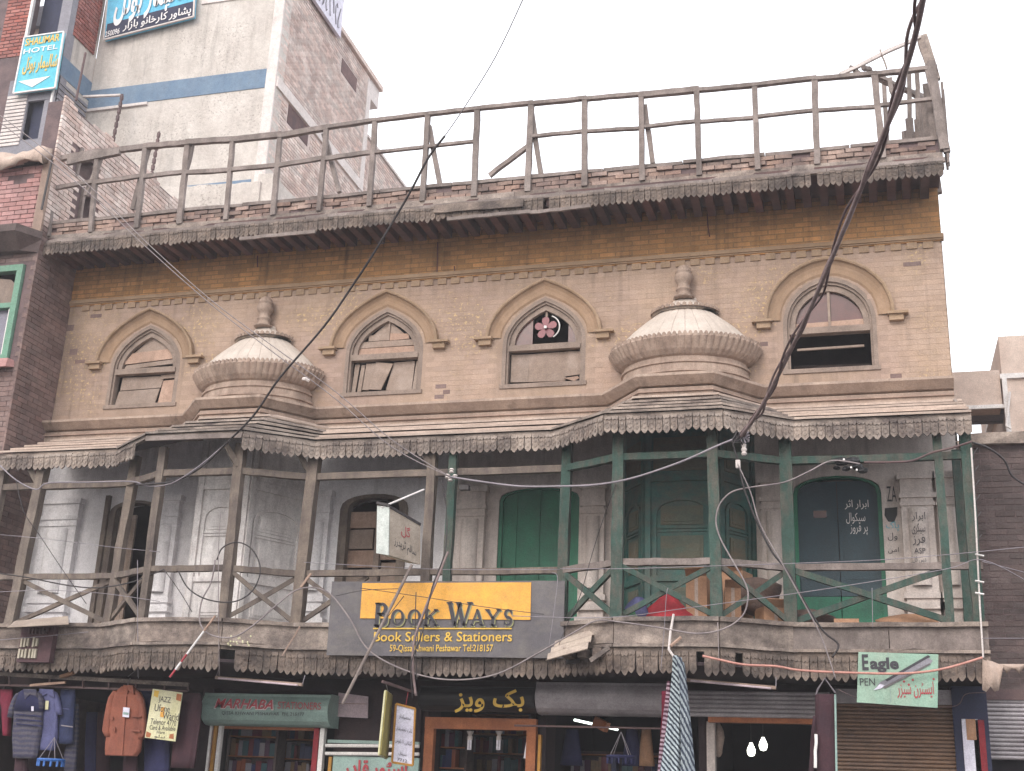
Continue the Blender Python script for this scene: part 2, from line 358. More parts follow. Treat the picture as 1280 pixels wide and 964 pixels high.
# ---- text as thin raised mesh
JOIN = {  # letter: (isolated, final, initial, medial)
 'ا': ('\ufe8d', '\ufe8e', None, None), 'ب': ('\ufe8f', '\ufe90', '\ufe91', '\ufe92'), 'پ': ('\ufb56', '\ufb57', '\ufb58', '\ufb59'),
 'ت': ('\ufe95', '\ufe96', '\ufe97', '\ufe98'), 'ٹ': ('\ufb66', '\ufb67', '\ufb68', '\ufb69'), 'ث': ('\ufe99', '\ufe9a', '\ufe9b', '\ufe9c'),
 'ح': ('\ufea1', '\ufea2', '\ufea3', '\ufea4'), 'خ': ('\ufea5', '\ufea6', '\ufea7', '\ufea8'), 'د': ('\ufea9', '\ufeaa', None, None),
 'ر': ('\ufead', '\ufeae', None, None), 'ز': ('\ufeaf', '\ufeb0', None, None), 'س': ('\ufeb1', '\ufeb2', '\ufeb3', '\ufeb4'),
 'ش': ('\ufeb5', '\ufeb6', '\ufeb7', '\ufeb8'), 'ص': ('\ufeb9', '\ufeba', '\ufebb', '\ufebc'), 'ف': ('\ufed1', '\ufed2', '\ufed3', '\ufed4'),
 'ق': ('\ufed5', '\ufed6', '\ufed7', '\ufed8'), 'ک': ('\ufb8e', '\ufb8f', '\ufb90', '\ufb91'), 'گ': ('\ufb92', '\ufb93', '\ufb94', '\ufb95'),
 'ل': ('\ufedd', '\ufede', '\ufedf', '\ufee0'), 'م': ('\ufee1', '\ufee2', '\ufee3', '\ufee4'), 'ن': ('\ufee5', '\ufee6', '\ufee7', '\ufee8'),
 'و': ('\ufeed', '\ufeee', None, None), 'ہ': ('\ufba6', '\ufba7', '\ufba8', '\ufba9'), 'ی': ('\ufbfc', '\ufbfd', '\ufbfe', '\ufbff'),
 'ے': ('\ufbae', '\ufbaf', None, None), 'ئ': ('\ufe89', '\ufe8a', '\ufe8b', '\ufe8c')}
def shape(s):
    out = []; n = len(s)
    for i, ch in enumerate(s):
        if ch not in JOIN: out.append(ch); continue
        f = JOIN[ch]; prev = i > 0 and s[i-1] in JOIN and JOIN[s[i-1]][2]; nxt = i + 1 < n and s[i+1] in JOIN and f[2]
        out.append(f[3] if prev and nxt else f[1] if prev else f[2] if nxt else f[0])
    return ''.join(reversed(out))
def text(s, o, ux, uz, width, height, m, parent, name='lettering', urdu=False, bold=0, shear=0, thick=.004, lift=.004):
    """text fitted into a box of width x height whose lower left corner is o"""
    c = bpy.data.curves.new('t', 'FONT'); c.body = shape(s) if urdu else s; c.offset = bold; c.shear = shear; c.resolution_u = 3
    t = bpy.data.objects.new('t', c); COL.objects.link(t)
    me = bpy.data.meshes.new_from_object(t); bpy.data.objects.remove(t)
    vs = [v.co for v in me.vertices]
    if not vs: return
    x0, x1 = min(v.x for v in vs), max(v.x for v in vs); y0, y1 = min(v.y for v in vs), max(v.y for v in vs)
    o, ux, uz = V(o), V(ux).normalized(), V(uz).normalized(); nr = ux.cross(uz).normalized()
    kx, ky = width / (x1 - x0), height / (y1 - y0)
    b = MB(); fr = [o + ux * (v.x - x0) * kx + uz * (v.y - y0) * ky + nr * lift for v in vs]
    b.add(fr, [tuple(p.vertices) for p in me.polygons]); bpy.data.meshes.remove(me)
    ob = b.build(name, m, parent, fix=False)
    return ob
def text_px(s, x0, y0, x1, y1, Y, m, parent, **k):
    """box given by the picture's lower-left (x0,y1) and upper-right (x1,y0) on the plane y=Y"""
    a = at(x0, y1, Y); b = at(x1, y1, Y); c = at(x0, y0, Y)
    return text(s, a, b - a, V((0, 0, 1)), (b - a).length, c.z - a.z, m, parent, **k)

def cable(pts, r, m='cable', name='cable', label='cable', cat='cable', parent=None, n=5, sub=5, group=None, r2=None, sag=0):
    """smooth curve through picture points (px, py, depth)"""
    P = [at(*p) for p in pts]; Q = [P[0]] + P + [P[-1]]; out = []
    for i in range(len(P) - 1):
        p0, p1, p2, p3 = Q[i], Q[i+1], Q[i+2], Q[i+3]
        for k in range(sub):
            t = k / sub
            out.append(.5 * ((2 * p1) + (p2 - p0) * t + (2 * p0 - 5 * p1 + 4 * p2 - p3) * t * t + (3 * p1 - p0 - 3 * p2 + p3) * t ** 3))
    out.append(P[-1])
    o = MB().tube(out, r, n, r2).build(name, m, parent, smooth=True)
    if parent is None: tag(o, label, cat, group)
    return o

# ---- brick field: the nearest bricks become parts, the rest one stuff part
def brick_field(parent, o, ux, nrm, u0, u1, z0, z1, m, inside=lambda u, z: True, n_parts=0, bw=.235, bh=.075, gap=.008, proud=.004, depth=.02, jit=.0015, name='brick'):
    o, ux, nrm = V(o), V(ux), V(nrm); cells = []
    row = 0; z = z0
    while z + bh * .5 < z1:
        u = u0 - (bw / 2 if row % 2 else 0)
        while u < u1 - .02:
            a, b = max(u, u0), min(u + bw, u1)
            if b - a > .04:
                zz = min(z + bh, z1)
                if all(inside(p, q) for p in (a + .01, (a + b) / 2, b - .01) for q in (z + .01, zz - .01)): cells.append((a, b - gap, z, zz - gap))
            u += bw
        z += bh; row += 1
    def mid(c): return o + ux * (c[0] + c[1]) / 2 + V((0, 0, (c[2] + c[3]) / 2))
    full = [c for c in cells if abs(c[1] - c[0] - (bw - gap)) < 1e-4]
    full.sort(key=lambda c: (mid(c) - CAM).length); pick = full[:n_parts]; ps = set(pick)
    if pick:
        proto = MB(); w = bw - gap; h = bh - gap; ha = V((0, 0, h))
        vs = [ux * a + V((0, 0, zz)) + nrm * d for d in (-depth, proud) for a, zz in ((-w/2, -h/2), (w/2, -h/2), (w/2, h/2), (-w/2, h/2))]
        proto.add(vs, [(4, 5, 6, 7), (0, 1, 5, 4), (1, 2, 6, 5), (2, 3, 7, 6), (3, 0, 4, 7)])
        me = mesh_only(proto, name, m)
        for c in pick: inst(me, name, parent, mid(c) + nrm * rnd.uniform(-jit, jit))
    rest = MB()
    for c in cells:
        if c in ps: continue
        d = proud + rnd.uniform(-jit, jit); P = []
        for dd in (-depth, d):
            for a, zz in ((c[0], c[2]), (c[1], c[2]), (c[1], c[3]), (c[0], c[3])):
                P.append(o + ux * a + V((0, 0, zz)) + nrm * dd)
        rest.add(P, [(4, 5, 6, 7), (0, 1, 5, 4), (1, 2, 6, 5), (2, 3, 7, 6), (3, 0, 4, 7)])
    if rest.f: tag(rest.build('brickwork', m, parent), kind='stuff')
# ================================================================= ground
tag(MB().box(-90, 90, -90, 90, -.3, -.15).build('ground', 'asphalt'), kind='structure')
hz = bpy.data.materials.new('haze'); hz.use_nodes = True; hz.node_tree.nodes.clear()  # thin volume added to imitate veiling lens glare and lift the blacks
vp = hz.node_tree.nodes.new('ShaderNodeVolumePrincipled'); vp.inputs['Color'].default_value = (.97, .96, 1, 1); vp.inputs['Density'].default_value = .0017; vp.inputs['Anisotropy'].default_value = .2
mo = hz.node_tree.nodes.new('ShaderNodeOutputMaterial'); hz.node_tree.links.new(vp.outputs[0], mo.inputs['Volume'])
tag(MB().box(-95, 95, -95, 95, -1.3, 24).build('haze', hz), kind='stuff')
tag(MB().box(-60, 60, -3.0, .5, -.15, 0).build('pavement', 'paving'), kind='structure')
tag(MB().box(-60, 60, -3.15, -3.0, -.15, .01).build('kerb', 'cement2'), kind='structure')

# ================================================================= the old house
XL, XR = -12.02, 1.18
house = thing('old_house', 'old beige three-storey house with four pointed windows and two small domes', 'house', (-5.4, 0, 0))
WINX = [-10.47, -6.565, -4.18, -.30]
ZS = 7.95
def arch_hole(cx, hw=.60, zb=7.30, h=.67): return [(cx + hw, zb)] + arch(cx, ZS, hw, h) + [(cx - hw, zb)]
def in_arch(u, z, cx, hw, zb, h, zs=ZS):
    if abs(u - cx) > hw or z < zb: return False
    if z < zs: return True
    t = (z - zs) / h
    if t > 1: return False
    for (a, b), (c, d) in zip(ARC, ARC[1:]):
        if b <= t <= d: return abs(u - cx) < hw * (a + (c - a) * (t - b) / (d - b))
    return False
# upper front wall, three tiers: beige wall, string course, ochre band
MB().plate([(XL, 6.7), (XR, 6.7), (XR, 9.02), (XL, 9.02)], [arch_hole(c) for c in WINX], (0, 0, 0), (1, 0, 0), (0, 0, 1), 0, .3, (0, 1, 0)).build('upper_wall', 'wallj', house)
MB().box(XL, XR, -.02, .3, 9.02, 9.95).build('eaves_band', 'ochre', house)
def wall_ok(u, z):
    return not any(in_arch(u, z, c, .61, 7.2, .68) for c in WINX)
brick_field(house, (0, 0, 0), (1, 0, 0), (0, -1, 0), XL, XR, 7.06, 9.0, 'wall', wall_ok, n_parts=280, gap=.005, proud=.0018, jit=.0007)
# string course
b = MB()
for y, za, zb in ((-.035, 9.035, 9.055), (-.055, 9.055, 9.10), (-.035, 9.10, 9.12)): b.box(XL, XR + .03, y, .05, za, zb)
b.build('string_course', 'mouldy', house)
b = MB(); b.box(-.064, .064, -.022, .02, -.045, .045)
dent = mesh_only(b, 'dentil', 'mould'); x = XL + .35
while x < XR - .1:
    inst(dent, 'dentil', house, (x, 0, 8.975 + rnd.uniform(-.004, .004))); x += .2045
# masonry shell behind
b = MB(); b.box(XL, XR, 8.5, 8.8, 0, 9.9); b.box(XL, XL + .02, .3, 8.5, 0, 9.9); b.box(XL + .02, XR, .3, 8.5, 9.7, 9.9)
b.build('rear_walls', 'brownb', house)
MB().box(XR - .3, XR, .3, 8.5, 0, 9.9).build('side_wall', 'wall', house)
brick_field(house, (XR, 0, 0), (0, 1, 0), (1, 0, 0), 0, 4, 3.8, 9.85, 'wall', proud=.004)
b = MB(); b.box(XL, XR - .3, .3, 8.5, 6.72, 6.92); b.box(XL, XR - .3, .3, 8.5, 3.55, 3.72); b.build('inner_floors', 'dark', house)
b = MB(); b.box(XL + .02, XR - .3, 1.6, 1.7, 3.75, 9.6); b.build('inner_partition', 'darkb', house)

# -- pointed windows with drip moulds
def hood(cx):
    b = MB(); zb = 8.03
    prof = [(.835, .85, -.0), (.835, .85, -.10), (.815, .83, -.11), (.795, .81, -.10), (.785, .80, -.06)]
    b.loft([[(p[0], y, p[1]) for p in arch(cx, zb, hw, h)] for hw, h, y in prof], closed=False)
    c_ = MB(); prof = [(.785, .80, -.06), (.74, .752, -.035), (.69, .70, -.022), (.64, .645, -.018), (.618, .61, .0), (.60, .59, .06)]
    c_.loft([[(p[0], y, p[1]) for p in arch(cx, zb, hw, h)] for hw, h, y in prof], closed=False); c_.build('cavetto', 'hoodin', house)
    for s in (-1, 1):     # label stops
        x0, x1 = sorted((cx + s * .74, cx + s * 1.0)); b.box(x0, x1, -.11, .0, 8.0, 8.035)
        x0, x1 = sorted((cx + s * .76, cx + s * .94)); b.box(x0, x1, -.075, .0, 7.92, 8.0)
    return b.build('drip_mould', 'mould', house)
def window(cx, kind):
    hood(cx)
    b = MB()
    def strip(ho, hi, h0, h1, ya, yb, zb):
        outer = [(cx + ho, zb)] + arch(cx, ZS, ho, h0) + [(cx - ho, zb)]
        inner = [(cx - hi, zb)] + arch(cx, ZS, hi, h1)[::-1] + [(cx + hi, zb)]
        b.plate(outer + inner, [], (0, 0, 0), (1, 0, 0), (0, 0, 1), ya, yb, (0, 1, 0))
    strip(.60, .545, .67, .61, .0, .14, 7.33)
    strip(.544, .515, .609, .575, .03, .14, 7.33)
    b.box(cx - .62, cx + .62, -.02, .14, 7.27, 7.33)
    b.box(cx - .515, cx + .515, .01, .13, 7.83, 7.90); b.box(cx - .515, cx + .515, .03, .13, 7.90, 7.925)
    f = b.build('window', 'frame', house)
    b = MB(); strip(.514, .44, .57, .49, .06, .13, 7.926); b.build('lunette_frame', 'frame', f)
    Y = .10
    def board(pts, m='board', y=Y, t=.02, name='board'):
        pts = [(cx + u * 1.2, z if z < 7.9 else 7.93 + (z - 7.93) * 1.12) for u, z in pts]
        return MB().plate(pts, [], (0, 0, 0), (1, 0, 0), (0, 0, 1), y, y + t, (0, 1, 0)).build(name, m, f)
    if kind == 0:
        board([(-.42, 7.36), (.16, 7.37), (.2, 7.60), (-.38, 7.585)]); board([(-.37, 7.60), (.21, 7.615), (.24, 7.80), (-.36, 7.81)], y=Y + .005)
        board([(.19, 7.38), (.42, 7.36), (.43, 7.74), (.23, 7.73)], 'boardp', y=Y + .02); board([(.2, 7.75), (.43, 7.76), (.43, 7.82), (.2, 7.81)], y=Y - .01)
        board([(-.36, 7.94), (.39, 7.99), (.37, 8.05), (-.33, 8.0)], y=Y); board([(-.38, 8.01), (.38, 8.06), (.34, 8.21), (-.26, 8.17)], 'boardp', y=Y - .01)
        board([(-.26, 8.17), (.3, 8.22), (0, 8.42)], y=Y + .02)
    if kind == 1:
        board([(-.42, 7.37), (-.37, 7.37), (-.34, 7.80), (-.40, 7.80)], y=Y); board([(-.35, 7.38), (-.30, 7.38), (-.27, 7.79), (-.32, 7.79)], y=Y + .01)
        board([(-.28, 7.40), (-.20, 7.39), (-.13, 7.80), (-.25, 7.80)], y=Y - .01); board([(-.19, 7.395), (-.03, 7.38), (.1, 7.77), (-.12, 7.81)], 'board', y=Y - .03)
        board([(.02, 7.38), (.35, 7.37), (.37, 7.81), (.1, 7.80)], y=Y + .01); board([(.36, 7.36), (.42, 7.36), (.42, 7.80), (.39, 7.80)], y=Y)
        board([(-.4, 7.93), (.4, 7.93), (.38, 8.03), (-.38, 8.03)], 'boardp'); board([(-.37, 8.035), (.37, 8.04), (.34, 8.12), (-.33, 8.12)], 'board', y=Y - .005)
        board([(-.25, 8.13), (.02, 8.13), (.02, 8.22), (-.25, 8.21)], y=Y); board([(.03, 8.12), (.28, 8.13), (.27, 8.2), (.03, 8.22)], 'boardp', y=Y - .01)
        board([(-.2, 8.22), (.2, 8.22), (0, 8.40)], y=Y + .02); board([(.0, 8.2), (.02, 8.2), (.02, 8.4), (.0, 8.4)], y=Y - .005, name='mullion')
    if kind == 2:
        board([(-.41, 7.40), (-.2, 7.39), (-.19, 7.80), (-.41, 7.81)]); board([(-.195, 7.39), (.25, 7.38), (.28, 7.81), (-.19, 7.80)], y=Y - .004)
        board([(.24, 7.44), (.42, 7.46), (.42, 7.80), (.28, 7.81)], y=Y - .01); board([(.24, 7.41), (.36, 7.36), (.42, 7.40), (.4, 7.43)], 'boardp', y=Y - .03)
        board([(-.42, 7.345), (.24, 7.36), (.24, 7.38), (-.42, 7.37)], 'boardp', y=Y)
        board([(-.395, 7.93), (-.16, 7.93), (-.16, 8.30), (-.27, 8.21), (-.36, 8.08)], 'glass', name='pane'); board([(.27, 7.93), (.395, 7.93), (.36, 8.08), (.27, 8.2)], 'glass', name='pane')
        board([(-.012, 8.2), (.012, 8.2), (.012, 8.4), (-.012, 8.4)], name='mullion')
    if kind == 3:
        board([(-.385, 7.93), (-.01, 7.93), (-.01, 8.39), (-.18, 8.31), (-.33, 8.15)], 'glass', name='pane', y=Y + .01); board([(.02, 7.93), (.385, 7.93), (.33, 8.15), (.2, 8.29), (.02, 8.39)], 'glass', name='pane', y=Y + .01)
        board([(-.012, 7.93), (.016, 7.93), (.016, 8.4), (-.012, 8.4)], y=Y - .02, name='mullion')
        board([(-.4, 7.93), (.4, 7.93), (.38, 8.02), (-.38, 8.0)], 'boardp', y=Y)
        MB().bar((cx - .43, .12, 7.645), (cx + .43, .12, 7.655), .03, .03).build('crossbar', 'frame', f)
        board([(-.42, 7.44), (.42, 7.46), (.42, 7.58), (-.42, 7.60)], 'darkbr', y=.6, name='pane')
    return f
for c, k in zip(WINX, range(4)): window(c, k)

# -- ledge over the balcony, following the two bays
def path(s, f, centres, r, h, x0=XL, x1=XR):
    pts = [(x0, -s)]
    for c in centres: pts += [(c - r, -s), (c - h, -f), (c + h, -f), (c + r, -s)]
    return pts + [(x1, -s)]
CU = (-8.50, -2.22)
def run(pts, prof, name, m, parent, ends=True):
    """sweep a (outward offset, z) profile; pts is the inner polyline, one point list per profile entry"""
    b = MB(); rings = []
    for k in range(len(pts[0])): rings.append([(pts[i][k][0], pts[i][k][1], prof[i]) for i in range(len(prof))])
    b.loft(rings, closed=True, caps=True)
    return b.build(name, m, parent)
def pf(s, f, r, h, c=CU, x0=XL, x1=XR): return path(s, f, c, r, h, x0, x1)
A1, A2, A3 = pf(.0, .0, 1.04, .50), pf(.24, .90, 1.07, .50), pf(.12, .78, 1.0, .47)
run([pf(-.02, -.02, 1.04, .5), pf(.24, .90, 1.07, .50), pf(.24, .90, 1.07, .50), pf(.13, .79, 1.0, .47), pf(-.02, -.02, 1.0, .47)], [7.07, 7.06, 7.025, 6.93, 6.90], 'ledge', 'pale', house)
run([pf(-.02, -.02, 1.0, .47), pf(.125, .785, 1.0, .47), pf(.115, .775, .99, .47), pf(-.02, -.02, .99, .47)], [6.898, 6.898, 6.862, 6.862], 'frieze', 'pale', house)
run([pf(-.02, -.02, 1.0, .47), pf(.15, .81, 1.02, .48), pf(.15, .81, 1.02, .48), pf(-.02, -.02, 1.0, .47)], [6.86, 6.86, 6.835, 6.835], 'frieze_bead', 'ledge', house)
run([pf(-.02, -.02, 1.0, .47), pf(.12, .78, 1.0, .47), pf(.12, .78, 1.0, .47), pf(-.02, -.02, 1.0, .47)], [6.833, 6.833, 6.70, 6.70], 'lower_frieze', 'pale', house)

# -- half domes
def dome(cx):
    KY = .74; NS = 40
    def ring(r, z, lob=0, n=96, amp=.0, ph=0):
        out = []
        for i in range(n + 1):
            a = math.pi * i / n; rr = r + (amp * abs(math.sin(a * lob / 2 + ph)) if lob else 0)
            out.append((cx + rr * math.cos(a), -.03 - rr * KY * math.sin(a), z))
        return out
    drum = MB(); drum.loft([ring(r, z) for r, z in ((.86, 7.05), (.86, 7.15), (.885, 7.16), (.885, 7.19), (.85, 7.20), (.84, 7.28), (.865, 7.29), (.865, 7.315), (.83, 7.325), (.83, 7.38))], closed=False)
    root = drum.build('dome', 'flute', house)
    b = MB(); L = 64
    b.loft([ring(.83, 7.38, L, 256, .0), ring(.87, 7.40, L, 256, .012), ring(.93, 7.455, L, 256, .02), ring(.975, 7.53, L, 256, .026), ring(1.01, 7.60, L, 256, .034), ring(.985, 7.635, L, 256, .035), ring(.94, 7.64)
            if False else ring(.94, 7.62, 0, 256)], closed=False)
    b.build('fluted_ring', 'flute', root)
    # little rounded tongues standing on the ring
    t = MB(); w = .024
    t.plate([(-w, -.03), (w, -.03), (w, .012), (w * .6, .03), (0, .037), (-w * .6, .03), (-w, .012)], [], (0, 0, 0), (1, 0, 0), (0, 0, 1), -.018, .018, (0, 1, 0))
    tm = mesh_only(t, 'tongue', 'flute'); n = 46
    for i in range(n):
        a = math.pi * (i + .5) / n
        inst(tm, 'tongue', root, (cx + 1.0 * math.cos(a), -.03 - 1.0 * KY * math.sin(a), 7.635), (0, 0, math.atan2(-KY * math.cos(a), -math.sin(a)) + math.pi))
    # shell of narrow gores
    prof = [(.955, 7.60), (.915, 7.67), (.845, 7.76), (.755, 7.86), (.65, 7.955), (.55, 8.04), (.45, 8.12), (.38, 8.18)]
    g = 15
    for i in range(g):
        a0, a1 = math.pi * i / g + .001, math.pi * (i + 1) / g - .001; b = MB(); rings = []
        for r, z in prof:
            rings.append([(cx + (r + e) * math.cos(a), -.03 - (r + e) * KY * math.sin(a), z + e * .5) for a, e in ((a0, -.006), (a0 + .010, .0), ((a0 + a1) / 2, .004), (a1 - .010, .0), (a1, -.006))])
        b.loft(rings, closed=False); b.build('gore', 'dome', root, smooth=False)
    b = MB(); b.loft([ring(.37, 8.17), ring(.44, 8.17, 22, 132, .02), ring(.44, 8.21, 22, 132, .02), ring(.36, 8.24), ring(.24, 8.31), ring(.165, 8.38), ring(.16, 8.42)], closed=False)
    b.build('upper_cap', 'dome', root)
    tm2 = MB(); tm2.plate([(-.028, -.02), (.028, -.02), (.024, .02), (0, .034), (-.024, .02)], [], (0, 0, 0), (1, 0, 0), (0, 0, 1), -.012, .012, (0, 1, 0)); tm2 = mesh_only(tm2, 'tongue', 'flute')
    for i in range(18):
        a = math.pi * (i + .5) / 18; inst(tm2, 'tongue', root, (cx + .455 * math.cos(a), -.03 - .455 * KY * math.sin(a), 8.215), (0, 0, math.atan2(-KY * math.cos(a), -math.sin(a)) + math.pi))
    # finial
    b = MB(); rings = []
    for r, z in ((.17, 8.39), (.19, 8.405), (.17, 8.42), (.12, 8.44), (.115, 8.50), (.14, 8.515), (.14, 8.53), (.11, 8.545), (.105, 8.60), (.13, 8.63), (.155, 8.66), (.165, 8.70), (.155, 8.74), (.125, 8.765), (.15, 8.78), (.135, 8.80), (.12, 8.84), (.09, 8.865), (.05, 8.885), (.02, 8.895)):
        r *= .76; rings.append([(cx + r * (1 + .025 * math.cos(k * math.pi)) * math.cos(2 * math.pi * k / 20), -.12 - r * (1 + .025 * math.cos(k * math.pi)) * math.sin(2 * math.pi * k / 20), z) for k in range(20)])
    b.loft(rings); b.build('finial', 'flute', root, smooth=True)
for c in CU: dome(c + .02)

# ================================================================= balcony storey wall
DZ = 3.76
holes = [[(-9.95, DZ + .01), (-9.95, 5.70)] + seg_arch(-10.28, 5.70, .33, .12)[1:-1] + [(-10.61, 5.70), (-10.61, DZ + .01)],
         [(-6.07, 4.1), (-6.07, 5.62)] + seg_arch(-6.53, 5.62, .46, .17)[1:-1] + [(-6.99, 5.62), (-6.99, 4.1)],
         [(-3.62, DZ + .01), (-3.62, 5.68)] + seg_arch(-4.175, 5.68, .555, .16)[1:-1] + [(-4.73, 5.68), (-4.73, DZ + .01)],
         [(.235, DZ + .01), (.235, 5.66)] + seg_arch(-.305, 5.66, .54, .22)[1:-1] + [(-.845, 5.66), (-.845, DZ + .01)]]
XM = -5.4
MB().plate([(XL, 3.5), (XM, 3.5), (XM, 6.7), (XL, 6.7)], holes[:2], (0, 0, 0), (1, 0, 0), (0, 0, 1), 0, .3, (0, 1, 0)).build('balcony_wall', 'white', house)
MB().plate([(XM, 3.5), (XR, 3.5), (XR, 6.7), (XM, 6.7)], holes[2:], (0, 0, 0), (1, 0, 0), (0, 0, 1), 0, .3, (0, 1, 0)).build('balcony_wall', 'cream', house)
def pilaster(x0, x1, m, zt=5.80):
    b = MB(); c = (x0 + x1) / 2
    b.box(x0, x1, -.10, 0, DZ, zt)
    b.box(x0 - .03, x1 + .03, -.13, -.0, zt - .02, zt + .06); b.box(x0 - .02, x1 + .02, -.125, 0, zt - .26, zt - .20)
    b.box(x0 - .015, x1 + .015, -.12, 0, zt - .36, zt - .32)
    b.box(x0 - .03, x1 + .03, -.13, 0, 4.30, 4.37); b.box(x0 - .045, x1 + .045, -.15, 0, 4.17, 4.25); b.box(x0 - .06, x1 + .06, -.16, 0, DZ, 4.08)
    p = b.build('pilaster', m, house)
    q = MB(); q.loft([[(c + (x1 - x0) * .30 * math.cos(a), -.10 - .075 * math.sin(a), z) for a in [math.pi * k / 10 for k in range(11)]] for z in (4.45, zt - .40)], closed=False); q.build('half_column', m, p)
    return p
for x0, x1, m in ((-11.78, -11.18, 'white'), (-5.30, -4.90, 'cream'), (-3.56, -3.26, 'cream'), (-1.24, -.94, 'cream'), (.46, .84, 'cream'), (.88, 1.14, 'cream'), (-9.86, -9.52, 'white'), (-7.48, -7.16, 'white')):
    pilaster(x0, x1, m)
# door and window joinery
def arch_frame(cx, hw, zs, h, zb, t, m, name='door_surround', y0=-.03, y1=.14):
    o = [(cx + hw, zb), (cx + hw, zs)] + seg_arch(cx, zs, hw, h)[1:-1] + [(cx - hw, zs), (cx - hw, zb)]
    i = hw - t; inner = [(cx - i, zb), (cx - i, zs)] + seg_arch(cx, zs, i, h - t * .4)[1:-1][::-1] + [(cx + i, zs), (cx + i, zb)]
    return MB().plate(o + inner, [], (0, 0, 0), (1, 0, 0), (0, 0, 1), y0, y1, (0, 1, 0)).build(name, m, house)
def leaf(x0, x1, z0, z1, y, m, mp, par, rows=3, name='door_leaf'):
    b = MB(); b.box(x0, x1, y, y + .04, z0, z1); lf = b.build(name, m, par)
    w = x1 - x0; h = (z1 - z0) / rows
    for r in range(rows):
        q = MB(); q.box(x0 + w * .16, x1 - w * .16, y - .012, y, z0 + r * h + h * .14, z0 + (r + 1) * h - h * .1)
        q.box(x0 + w * .16 - .02, x1 - w * .16 + .02, y - .004, y + .001, z0 + r * h + h * .14 - .02, z0 + (r + 1) * h - h * .1 + .02)
        q.build('door_panel', mp, lf)
    return lf
f = arch_frame(-10.28, .42, 5.62, .2, DZ, .10, 'post'); MB().box(-10.78, -10.71, -.06, 0, DZ, 5.9).build('door_post', 'post', house)
leaf(-10.58, -10.30, DZ + .02, 5.62, .06, 'frame', 'board', f, 4)
f = arch_frame(-6.53, .50, 5.60, .21, 4.0, .12, 'post', 'window_surround')
for i, (z0, z1, x0, x1) in enumerate(((5.35, 5.58, -6.90, -6.50), (5.06, 5.33, -6.90, -6.55), (4.80, 5.04, -6.92, -6.52), (4.55, 4.76, -6.90, -6.50), (4.22, 4.5, -6.9, -6.5), (5.3, 5.55, -6.42, -6.14), (4.9, 5.26, -6.42, -6.14), (4.6, 4.86, -6.4, -6.16), (4.2, 4.56, -6.42, -6.14))):
    MB().box(x0, x1, .06 + .012 * (i % 3), .09 + .012 * (i % 3), z0, z1).build('board', 'board' if i % 2 else 'boardp', f)
MB().box(-6.50, -6.42, .01, .1, 4.1, 5.68).build('mullion', 'frame', f)
f = arch_frame(-4.175, .555, 5.66, .18, DZ, .05, 'green', y0=.02)
for x0, x1 in ((-4.68, -4.50), (-4.49, -4.18), (-4.17, -3.86), (-3.85, -3.67)): MB().box(x0, x1, .06, .10, DZ, 5.83).build('door_leaf', 'green', f)
for x in (-4.495, -4.175, -3.855): MB().box(x - .012, x + .012, .045, .06, DZ, 5.83).build('cover_strip', 'green', f)
f = arch_frame(-.305, .54, 5.64, .24, DZ, .05, 'green', y0=.02)
for x0, x1 in ((-.80, -.31), (-.30, .19)):
    lf = leaf(x0, x1, 4.36, 5.82, .07, 'dteal', 'dteal', f, 1); leaf(x0, x1, DZ, 4.355, .07, 'green', 'green', f, 1)
dl = lf
text_px('ابرار اثر', 1056, 625, 1086, 637, .05, 'letw', dl, urdu=True)
text_px('سیکوال', 1058, 641, 1082, 655, .05, 'letw', dl, urdu=True)
text_px('پر فروز', 1063, 654, 1085, 669, .05, 'letw', dl, urdu=True)
MB().box(-.60, -.44, .05, .058, 5.35, 5.44).build('sticker', 'glass', dl)
# graffiti on the plaster beside the dark door
for s, x0, y0, x1, y1, m, ur, yy in (('ابرار', 1140, 640, 1157, 652, 'lett', True, -.185), ('سیکری', 1140, 654, 1157, 668, 'lett', True, -.185), ('فرز', 1141, 668, 1157, 682, 'lett', True, -.185), ('ASP', 1143, 685, 1157, 692, 'lett', False, -.185),
                          ('دس گل', 1141, 695, 1158, 704, 'lett', True, -.185), ('Z ر', 1109, 608, 1121, 627, 'lett', False, -.008), ('پاک', 1108, 652, 1124, 664, 'cyan', True, -.008), ('ول', 1110, 666, 1122, 676, 'lett', True, -.008), ('امن', 1110, 684, 1124, 692, 'lett', True, -.008)):
    text_px(s.replace('Z ر', 'ZA'), x0, y0, x1, y1, yy, m, house, name='graffiti', urdu=ur, lift=.002, thick=.002)
p = at(1114, 644, -.008)
MB().plate([(-.07, .09), (.08, .1), (.07, 0), (.03, -.09), (-.04, -.08), (-.08, 0)], [], (p.x, -.008, p.z), (1, 0, 0), (0, 0, 1), 0, .006, (0, 1, 0)).build('torn_sticker', 'black', house)

